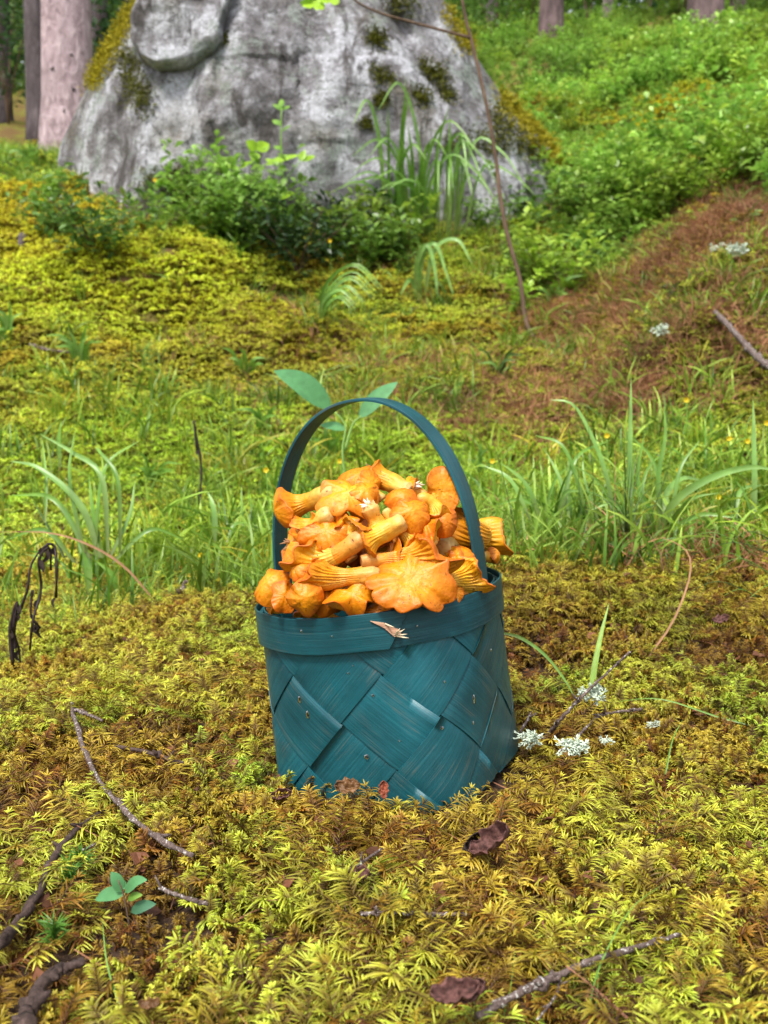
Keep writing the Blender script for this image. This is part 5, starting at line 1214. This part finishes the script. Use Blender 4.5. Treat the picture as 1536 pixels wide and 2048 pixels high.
# lime rowan seedlings before the boulder
leafy('rowan_seedling', 'seedling with bright lime green spreading leaves in front of the boulder', 'seedling', 4.62, [([(505, 470), (505, 400), (512, 300)], 4), ([(540, 470), (560, 380), (600, 322)], 3), ([(500, 430), (480, 350), (430, 330)], 3)],
      [((512, 300), (492, 282), 26, 0, ll), ((512, 300), (538, 288), 26, 0, ll), ((512, 305), (505, 320), 22, 0, ll), ((480, 336), (405, 330), 14, .02, ll), ((480, 336), (505, 324), 14, .02, ll), ((530, 330), (600, 310), 16, .02, ll), ((560, 330), (530, 318), 14, 0, ll), ((600, 322), (630, 312), 16, 0, ll), ((530, 405), (500, 415), 24, 0, ll), ((535, 400), (590, 385), 26, 0, ll), ((530, 415), (560, 432), 20, 0, ll), ((600, 322), (610, 300), 14, 0, ll), ((470, 375), (440, 365), 20, 0, ll), ((475, 375), (500, 372), 18, 0, ll)], [g], (505, 470))
leafy('tall_herb', 'tall thin herb with small dark leaves standing before the pale rock face', 'plant', 4.65, [([(575, 480), (568, 380), (562, 290), (563, 215)], 4)],
      [((563, 220), (545, 208), 12, 0, g), ((563, 220), (580, 212), 12, 0, g), ((563, 250), (545, 240), 14, 0, g), ((563, 262), (582, 252), 14, 0, g), ((565, 300), (548, 292), 12, 0, g), ((566, 320), (585, 312), 12, 0, g), ((567, 350), (550, 345), 12, 0, g), ((563, 215), (563, 198), 12, 0, g)], [g], (575, 480))

# wilted black plant at the left
def wilted(label, Y, stems, base):
    t = thing('wilted_plant', label, 'plant', tuple(W(*base, Y)))
    for pts, wd in stems:
        P = spline([W(x_, y_, Y + rnd(-.01, .01)) for x_, y_ in pts], 18); mb = MB(); tube(mb, P, [wd * .5 / F * Y * rnd(.7, 1.3) for i in range(19)], 6, rough=.2)
        mb.build('stem', M['wilt'], t)
        for k in range(3):
            i = random.randint(6, 18); a = P[i]; L = rnd(.008, .018); mb = MB()
            Q = spline([a, a + Vector((rnd(-.004, .004), 0, -L * .5)), a + Vector((rnd(-.006, .006), 0, -L))], 6); ribbon(mb, Q, .006, nrm=Vector((rnd(-1, 1), -1, 0)), fold=rnd(.4, 1), age=(0, 1), prof=leafprof); mb.build('shrivelled_leaf', M['wilt'], t)
random.seed(131)
wilted('black wilted plant with drooping shrivelled leaves at the left edge', 1.16, [([(28, 1340), (28, 1260), (55, 1180), (62, 1130), (90, 1092), (108, 1092), (113, 1130), (112, 1195)], 5.5), ([(60, 1300), (66, 1240), (82, 1180), (78, 1120), (98, 1095), (102, 1140)], 5.5), ([(25, 1330), (20, 1260), (34, 1205), (26, 1260)], 6), ([(65, 1180), (62, 1230), (80, 1255)], 5), ([(40, 1350), (38, 1300), (22, 1250)], 5)], (40, 1350))
wilted('brown wilted stalk with a dark drooping head in the mid left grass', 1.9, [([(400, 1010), (402, 930), (392, 870), (388, 845), (394, 900)], 5)], (400, 1010))
# small yellow flowers
def flower(label, px, py, Y, r=7):
    h = W(px, py, Y); gz = Hs(h.x, Y); t = thing('yellow_flower', label, 'flower', (h.x, Y, gz)); mb = MB(); tube(mb, spline([Vector((h.x + .01, Y, min(gz, h.z - .03))), h.lerp(Vector((h.x + .01, Y, gz)), .4), h], 6), .0012, 4); mb.build('stalk', g, t)
    for k in range(5):
        a = 2 * PI * k / 5 + rnd(-.2, .2); d = Vector((math.cos(a), -.5, math.sin(a))) * r / F * Y; mb = MB(); ribbon(mb, [h, h + d * .6, h + d], r * 1.1 / F * Y, nrm=Vector((0, -1, .1)), prof=lambda q: (.4, 1, .5)[int(q * 2 + .1)]); mb.build('petal', M['yellow'], t)
random.seed(141)
for lab, px, py, Y in (('yellow flower between the broad blades right of the basket', 1357, 940, 1.6), ('yellow flower in the grass just beyond the right side of the handle', 984, 922, 1.8), ('yellow flower high in the grass at the right', 1213, 871, 2.0), ('upper yellow flower of the pair near the right edge', 1372, 800, 2.1),
                       ('yellow flower left of the right edge grass blade', 1458, 877, 1.9), ('pale yellow flower beside the right edge grass blade', 1494, 882, 1.9), ('yellow flower touching the right edge of the view', 1532, 846, 1.9), ('yellow flower seen through the handle arch', 680, 922, 1.9), ('yellow flower left of the handle', 532, 940, 1.8),
                       ('yellow flower in the grass left of the basket rim', 402, 1110, 1.45), ('small yellow flower at the foot of the boulder left', 310, 360, 4.65), ('small yellow flower in the dark shrub before the boulder', 660, 482, 4.1), ('small yellow flower before the pale rock below the lime leaves', 420, 350, 4.65), ('yellow flower low among the blades at the right', 1436, 994, 1.6)):
    flower(lab, px, py, Y, 5.5 if Y < 3 else 4)

# bushes at the foot of the boulder
def px_bush(label, px, py, hp, wp, n_, lp, mat, seed, nst=9, cat='bush'):
    Y = GY(px, py) - .05; return bush(label, px, Y, hp / F * Y, wp / F * Y, n_, lp / F * Y, mat, seed=seed, nst=nst, cat=cat, name='bilberry_bush')
px_bush('bilberry bush with mid green leaves below the left end of the boulder', 200, 500, 140, 120, 600, 19, M['fol_a'], 151)
px_bush('bilberry bush below the boulder between the left bush and the dark shrub', 330, 470, 100, 90, 300, 18, M['fol_b'], 152)
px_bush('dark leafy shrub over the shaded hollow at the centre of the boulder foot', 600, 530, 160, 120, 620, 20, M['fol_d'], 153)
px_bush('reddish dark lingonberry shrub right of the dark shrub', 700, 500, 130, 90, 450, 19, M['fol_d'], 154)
px_bush('small green bush at the left end of the boulder base', 110, 470, 90, 60, 500, 13, M['fol_a'], 155)
px_bush('bilberry bush left of the tall grass tuft', 740, 430, 90, 80, 300, 18, M['fol_a'], 156)
px_bush('bilberry bush at the lower right end of the boulder', 1080, 450, 90, 90, 260, 18, M['fol_a'], 157)
px_bush('green bush right of the sapling in front of the boulder end', 960, 420, 90, 80, 220, 17, M['fol_a'], 158)
px_bush('light green bilberry bush in the middle of the right slope', 1190, 430, 110, 120, 520, 20, M['fol_b'], 159)
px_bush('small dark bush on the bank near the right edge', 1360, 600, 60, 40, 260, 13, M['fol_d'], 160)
px_bush('spindly green shrub in front of the pale rock right of the lime leaves', 650, 440, 130, 60, 350, 13, M['fol_a'], 161)
# dark stub left
mb = MB(); Y = GY(45, 500); tube(mb, spline([W(40, 510, Y), W(46, 480, Y), W(40, 470, Y)], 6), [.022, .02, .021, .02, .019, .018, .016], 9, rough=.15); tag(mb.build('wood_stub', M['bark_dark']), 'short dark rotten wood stub at the left edge of the moss bench', 'stub')

# ------------------------------------------------------------------ slender sapling before the boulder
Ys = GY(1090, 705)
t = thing('sapling', 'slender bare sapling curving up from the slope past the right side of the boulder', 'sapling', tuple(W(1090, 705, Ys)))
P = spline([W(*p, Ys) for p in [(1095, 715), (1060, 665), (1048, 620), (1040, 560), (1015, 470), (1000, 390), (992, 320), (975, 220), (950, 110), (930, 30), (920, -40), (905, -200)]], 60)
mb = MB(); tube(mb, P, [(5.2 - 2.6 * i / 60) / F * Ys for i in range(61)], 8, rough=.06); mb.build('stem', M['stem_brown'], t)
P = spline([W(*p, Ys - .02 * i) for i, p in enumerate([(942, 76), (890, 62), (815, 42), (760, 26), (712, 2), (690, -30)])], 20)
mb = MB(); tube(mb, P, [(3.2 - 1.6 * i / 20) / F * Ys for i in range(21)], 6); br = mb.build('side_branch', M['stem_brown'], t)
def lobed_leaf(ctr, tipdir, nrm, R, mat, name, parent, seed):
    rr = random.Random(seed); T = Vector(tipdir).normalized(); N = Vector(nrm).normalized(); S = T.cross(N).normalized(); vs = [ctr]; n_ = 60
    for j in range(n_):
        a = 2 * PI * j / n_; r = R * (.62 + .28 * abs(math.cos(2.5 * a)) ** .7 + .07 * abs(math.sin(12 * a)))
        vs.append(ctr + T * math.cos(a) * r + S * math.sin(a) * r + N * rr.uniform(-.04, .04) * R + N * .15 * R * math.cos(2 * a))
    mb = MB(); mb.add(vs, [(0, 1 + j, 1 + (j + 1) % n_) for j in range(n_)], [.5] + [1] * n_); return mb.build(name, mat, parent)
for k, (px, py, r) in enumerate(((628, 2, 30), (660, -6, 26), (605, -18, 26))): lobed_leaf(W(px, py, Ys - .12), (-.5, -.3, -.6), (.1, -.6, .8), r / F * Ys, ll, 'leaf', t, k)
mb = MB(); tube(mb, spline([W(690, -30, Ys - .1), W(655, -15, Ys - .12), W(628, 0, Ys - .12)], 6), .0016, 5); mb.build('leaf_stalk', M['stem_brown'], t)

# ------------------------------------------------------------------ twigs in the moss
def twig(label, pts, w0, w1, mat=None, up=.012, name='twig', side=(), k=9, knots=5, rough=.22, cat='twig'):
    P = [];
    for p in pts:
        if len(p) == 3: px, py, u_ = p
        else: (px, py), u_ = p, up
        Y = GY(px, py); q = W(px, py, Y); d = (q - Vector((0, 0, ZC))).normalized(); q = q - d * (u_ / max(.15, -d.z if d.z < 0 else .15)) ; P.append(q)
    Ym = P[0].y; n_ = 44; S = spline(P, n_); t = thing(name, label, cat, tuple(S[0])); kn = [random.randint(2, n_ - 2) for _ in range(knots)]
    R = []
    for i in range(n_ + 1):
        wpx = w0 + (w1 - w0) * i / n_; r = wpx * .5 / F * S[i].y
        for q in kn: r *= 1 + .45 * math.exp(-((i - q) / .8) ** 2)
        R.append(r * rnd(.88, 1.12)); S[i] += Vector((rnd(-1, 1), rnd(-1, 1), rnd(-1, 1))) * r * .3
    mb = MB(); tube(mb, S, R, k, rough=rough); mb.build('bark', mat or M['twig'], t)
    for q in kn[:4]:
        o_ = Vector((rnd(-1, 1), rnd(-1, .3), rnd(.1, 1))).normalized(); L = rnd(.004, .012); mb = MB(); tube(mb, [S[q], S[q] + o_ * L * .6, S[q] + o_ * L], [R[q] * .7, R[q] * .5, R[q] * .2], 6, rough=.2); mb.build('side_shoot', mat or M['twig'], t)
    return t, S
random.seed(171)
twig('long thin scaly twig curving down through the moss left of the basket', [(140, 1395), (150, 1440), (172, 1510), (205, 1570), (232, 1602), (270, 1640), (320, 1680), (385, 1712)], 9, 11, up=.020, knots=7)
twig('forked twig running down left from the long scaly twig to the left edge', [(205, 1620), (165, 1650), (125, 1690), (100, 1730), (80, 1780), (40, 1840), (-10, 1895)], 9, 22, M['twig_dark'], up=.018, knots=6)
twig('thick dark bark covered root at the bottom left corner', [(165, 1925), (110, 1945), (75, 1985), (52, 2040), (40, 2100)], 18, 40, M['twig_dark'], up=.020, k=12, name='root', cat='root')
twig('thick pale flecked twig at the bottom right pointing to the lower edge', [(1360, 1868, .016), (1290, 1890), (1200, 1915), (1120, 1950), (1085, 1965), (1020, 1995), (955, 2035)], 9, 17, up=.022, knots=8)
twig('short crooked twig hanging below the thick pale flecked twig', [(1120, 1960), (1112, 1990), (1075, 2040)], 6, 5, up=.02, knots=2)
twig('short bare twig slanting up in the moss below the basket', [(668, 1768), (710, 1735), (765, 1697)], 9, 5, up=.022, knots=3)
twig('horizontal silvery twig lying under the foreground moss', [(722, 1828), (800, 1826), (860, 1829), (935, 1828)], 9, 8, up=.018, knots=4)
twig('short flat scaly twig right of the green seedling', [(318, 1776), (360, 1792), (415, 1808)], 8, 8, up=.022, knots=3)
twig('dark twig lying in the moss midway to the basket left side', [(228, 1492), (290, 1503), (340, 1520), (378, 1528)], 8, 9, M['twig_dark'], up=.020, knots=3)
twig('short pale twig next to the top end of the long scaly twig', [(150, 1420), (180, 1430), (205, 1442)], 7, 5, up=.02, knots=3)
twig('tiny pale twig piece below the forked twig', [(160, 1705), (190, 1688)], 7, 5, up=.02, knots=1)
twig('knobbly upright broken twig at the crest left of the basket', [(352, 1235, .0), (355, 1205, .012), (366, 1175, .026), (373, 1162, .032)], 11, 8, up=.01, knots=3)
tA, SA = twig('slanting dark twig carrying grey lichen right of the basket', [(1085, 1482, .004), (1120, 1440, .02), (1165, 1392, .034), (1215, 1345, .045), (1262, 1302, .055)], 8, 4, up=.01, knots=4)
tB, SB = twig('second forked lichen twig lying lower right of the slanting one', [(1120, 1505), (1165, 1462), (1205, 1430), (1285, 1418)], 7, 5, up=.018, knots=3)
tC, SC_ = twig('thin twig poking horizontally behind the basket base at the right', [(1030, 1480), (1055, 1440), (1062, 1425)], 6, 5, up=.012, knots=2)
tD, SD = twig('lichen crusted branch lying on the bank at the right edge', [(1430, 625, .02), (1470, 665, .03), (1505, 705, .03), (1550, 745, .03)], 10, 14, M['twig'], up=.02, knots=3)
twig('pale branch lying on the moss above the crest at the left', [(60, 690), (100, 700), (145, 705)], 7, 5, up=.02, knots=2)
twig('dark stick lying behind the grass at the right crest', [(1285, 1058, .01), (1340, 1052, .015), (1405, 1050, .012)], 7, 6, M['twig_dark'], up=.012, knots=2)
def lichen(label, px, py, r_px, dpt, n_=60):
    Y = GY(px, py); c = W(px, py, Y); dd_ = (c - Vector((0, 0, ZC))).normalized(); c = c - dd_ * (dpt * 1.6 / max(.2, -dd_.z)); Y = c.y; R = r_px / F * Y; t = None; mb = MB()
    for k in range(n_):
        o_ = Vector((rnd(-1.3, 1.3), rnd(-1, .6), rnd(-.6, 1))).normalized(); p = c + Vector((rnd(-1, 1) * 1.1, rnd(-.4, .4), rnd(-.55, .55))) * R * .65; L = R * rnd(.35, .6)
        tube(mb, [p, p + o_ * L * .5], [R * .06, R * .05], 4)
        e = p + o_ * L * .5
        for q in range(3):
            o2 = (o_ + Vector((rnd(-.8, .8), rnd(-.8, .8), rnd(-.8, .8)))).normalized(); tuft_ribbon(mb, [e, e + o2 * L * .35, e + o2 * L * .6], R * .16, .3, 1)
    return tag(mb.build('lichen_tuft', M['lichen_tuft'], None, False), label, 'lichen')
lichen('pale grey green bushy lichen high on the slanting twig', 1186, 1386, 30, .02); lichen('pale bushy lichen touching the right bottom of the basket', 1058, 1478, 27, .015); lichen('pale bushy lichen in the middle below the slanting twig', 1143, 1492, 32, .02)
lichen('little lichen clump at the right end of the lichen twigs', 1215, 1482, 16, .015, 30); lichen('tiny pale lichen right of the lichen twigs', 1305, 1448, 14, .012, 26); lichen('grey lichen on the bank branch at the right edge', 1475, 500, 24, .03, 40); lichen('pale lichen scrap on the slope above the curved stalk', 1320, 660, 20, .03, 30); lichen('pale lichen scrap on the right bank top', 1440, 495, 20, .03, 30)

# dead leaves
def dead_leaf(label, px, py, r_px, nrm, tip, mat, curl=.5, up=.02, seed=0, name='dead_leaf'):
    random.seed(seed); Y = GY(px, py); q = W(px, py, Y); d = (q - Vector((0, 0, ZC))).normalized(); c = q - d * up / .4; R = r_px / F * Y
    N = Vector(nrm).normalized(); T = Vector(tip); T = (T - N * T.dot(N)).normalized(); S = T.cross(N); vs = []; ni, nj = 25, 17; ag = []
    for i in range(ni):
        s = i / (ni - 1) * 2 - 1; wv = (1 - abs(s) ** 2.2) ** .6 * .62 + .03
        for j in range(nj):
            q_ = j / (nj - 1) * 2 - 1; wob = 1 + .16 * math.sin(9 * s + 3 * abs(q_)) + .14 * mnoise.noise(Vector((s * 6, math.copysign(2, q_), seed)))
            x_ = q_ * wv * wob; cz = curl * (abs(q_) ** 2) * .7 * (1 if s > -.3 else .4) + .25 * curl * s * s + .32 * mnoise.fractal(Vector((s * 2.2, q_ * 2.2, seed)), 1, 2, 3) + .05 * abs(math.sin(q_ * 3 + 7 * s))
            vs.append(c + T * s * R + S * x_ * R * (1 - .35 * curl * q_ * q_) + N * cz * R); ag.append(.5 + .5 * abs(q_))
    mb = MB(); mb.add(vs, [(i * nj + j, i * nj + j + 1, (i + 1) * nj + j + 1, (i + 1) * nj + j) for i in range(ni - 1) for j in range(nj - 1)], ag)
    o = mb.build(name, mat); m2 = o.modifiers.new('thick', 'SOLIDIFY'); m2.thickness = .0004; return tag(o, label, 'leaf')
dl, bl_ = M['dead_leaf'], M['brown_leaf']
dead_leaf('curled dark maroon dead leaf with pale underside below the basket right corner', 985, 1688, 42, (-.4, -.55, .7), (.9, .1, .35), dl, .9, .030, 1)
dead_leaf('narrow rolled dark bark strip beside the maroon leaf', 945, 1690, 34, (.3, -.5, .5), (.8, .2, .5), M['wilt'], 1.3, .026, 2)
dead_leaf('crumpled purple brown dead leaf near the bottom edge', 905, 1990, 44, (.1, -.55, .8), (.95, .1, .1), dl, .8, .028, 3)
dead_leaf('half of a folded purple brown leaf right of the crumpled one', 950, 1985, 30, (-.4, -.5, .5), (.9, .3, .2), dl, .7, .028, 4)
dead_leaf('small reddish dead leaf against the front of the basket foot', 767, 1580, 16, (.1, -.9, .4), (0, 0, 1), M['red_leaf'], .5, .030, 5)
dead_leaf('flat orange brown leaf pressed under the basket front', 695, 1572, 24, (0, -.8, .6), (1, 0, 0), bl_, .3, .028, 6)
dead_leaf('dark shrivelled leaf at the left foot of the basket', 560, 1592, 20, (.2, -.7, .6), (1, 0, .2), dl, 1.0, .022, 7)
dead_leaf('dark red dead leaf in the moss crest left of the basket', 348, 1262, 20, (.2, -.8, .5), (.8, 0, .5), dl, .8, .014, 8)
dead_leaf('greyish purple dead leaf beside the short bare twig', 712, 1752, 26, (0, -.5, .8), (1, 0, 0), dl, .6, .020, 9)
dead_leaf('small pinkish dead leaf in the right grass', 1440, 1240, 16, (0, -.7, .7), (1, 0, .3), dl, .6, .02, 10)
dead_leaf('pale pinkish dead leaf standing up at the right crest', 1322, 1100, 16, (0, -1, .2), (0, 0, 1), M['pink_leaf'], .6, .02, 11)
dead_leaf('dead leaf lying in the needles at the bottom left', 300, 2010, 20, (0, -.5, .8), (1, 0, 0), bl_, .7, .02, 12)
# a few thin grass blades rising out of the foreground moss
for lab, pts, wd in (('thin green blade leaning across the lower left moss', [(205, 1845), (215, 1930), (245, 2060)][::-1], 4), ('long thin green blade rising over the flecked twig', [(1175, 2060), (1200, 1930), (1260, 1820), (1330, 1765)], 3.5), ('thin green blade at the lower centre edge', [(1005, 2060), (1020, 1980), (1030, 1900)], 3.5), ('fine pale stalk leaning in the moss left of the flecked twig', [(1190, 2040), (1195, 1970), (1200, 1900)], 3),
                     ('fine green stalk crossing the lower middle moss', [(720, 2060), (800, 1990), (880, 1950)], 3), ('thin green stalk arching in the right moss', [(1330, 1560), (1345, 1480), (1365, 1440)], 3), ('thin green grass arc crossing the right moss from the edge', [(1545, 1470), (1440, 1435), (1320, 1398), (1220, 1405)], 3.5)):
    Y = GY(pts[0][0], min(2040, pts[0][1])); P = [W(a, b_, Y + .02 * i - .01) for i, (a, b_) in enumerate(pts)]
    for q in P: q.z = max(q.z, Hs(q.x, q.y) + .008)
    mb = MB(); ribbon(mb, spline(P, 14), wd / F * Y * 1.2, nrm=Vector((0, -1, .4)), fold=.4, age=(.2, .8), prof=lambda q: 1 - q ** 2 * .9); tag(mb.build('lone_grass', g), lab, 'grass')
# haircap moss stars
for lab, px, py in (('dark green haircap moss star beside the forked twig', 140, 1800), ('second dark green haircap moss star near the seedling', 165, 1775), ('dark green haircap moss star in the lower left litter', 110, 1925)):
    q = G(px, py, .016); mb = MB()
    for k in range(60):
        o_ = Vector((rnd(-1, 1), rnd(-1, 1), rnd(-.1, 1.2))).normalized(); p = q + Vector((0, 0, rnd(-.008, .006))); tuft_ribbon(mb, [p, p + o_ * .006, p + o_ * .011 + Vector((0, 0, -.001))], .0012, .3, 1)
    tag(mb.build('haircap_moss', M['fol_green'], None, False), lab, 'moss')
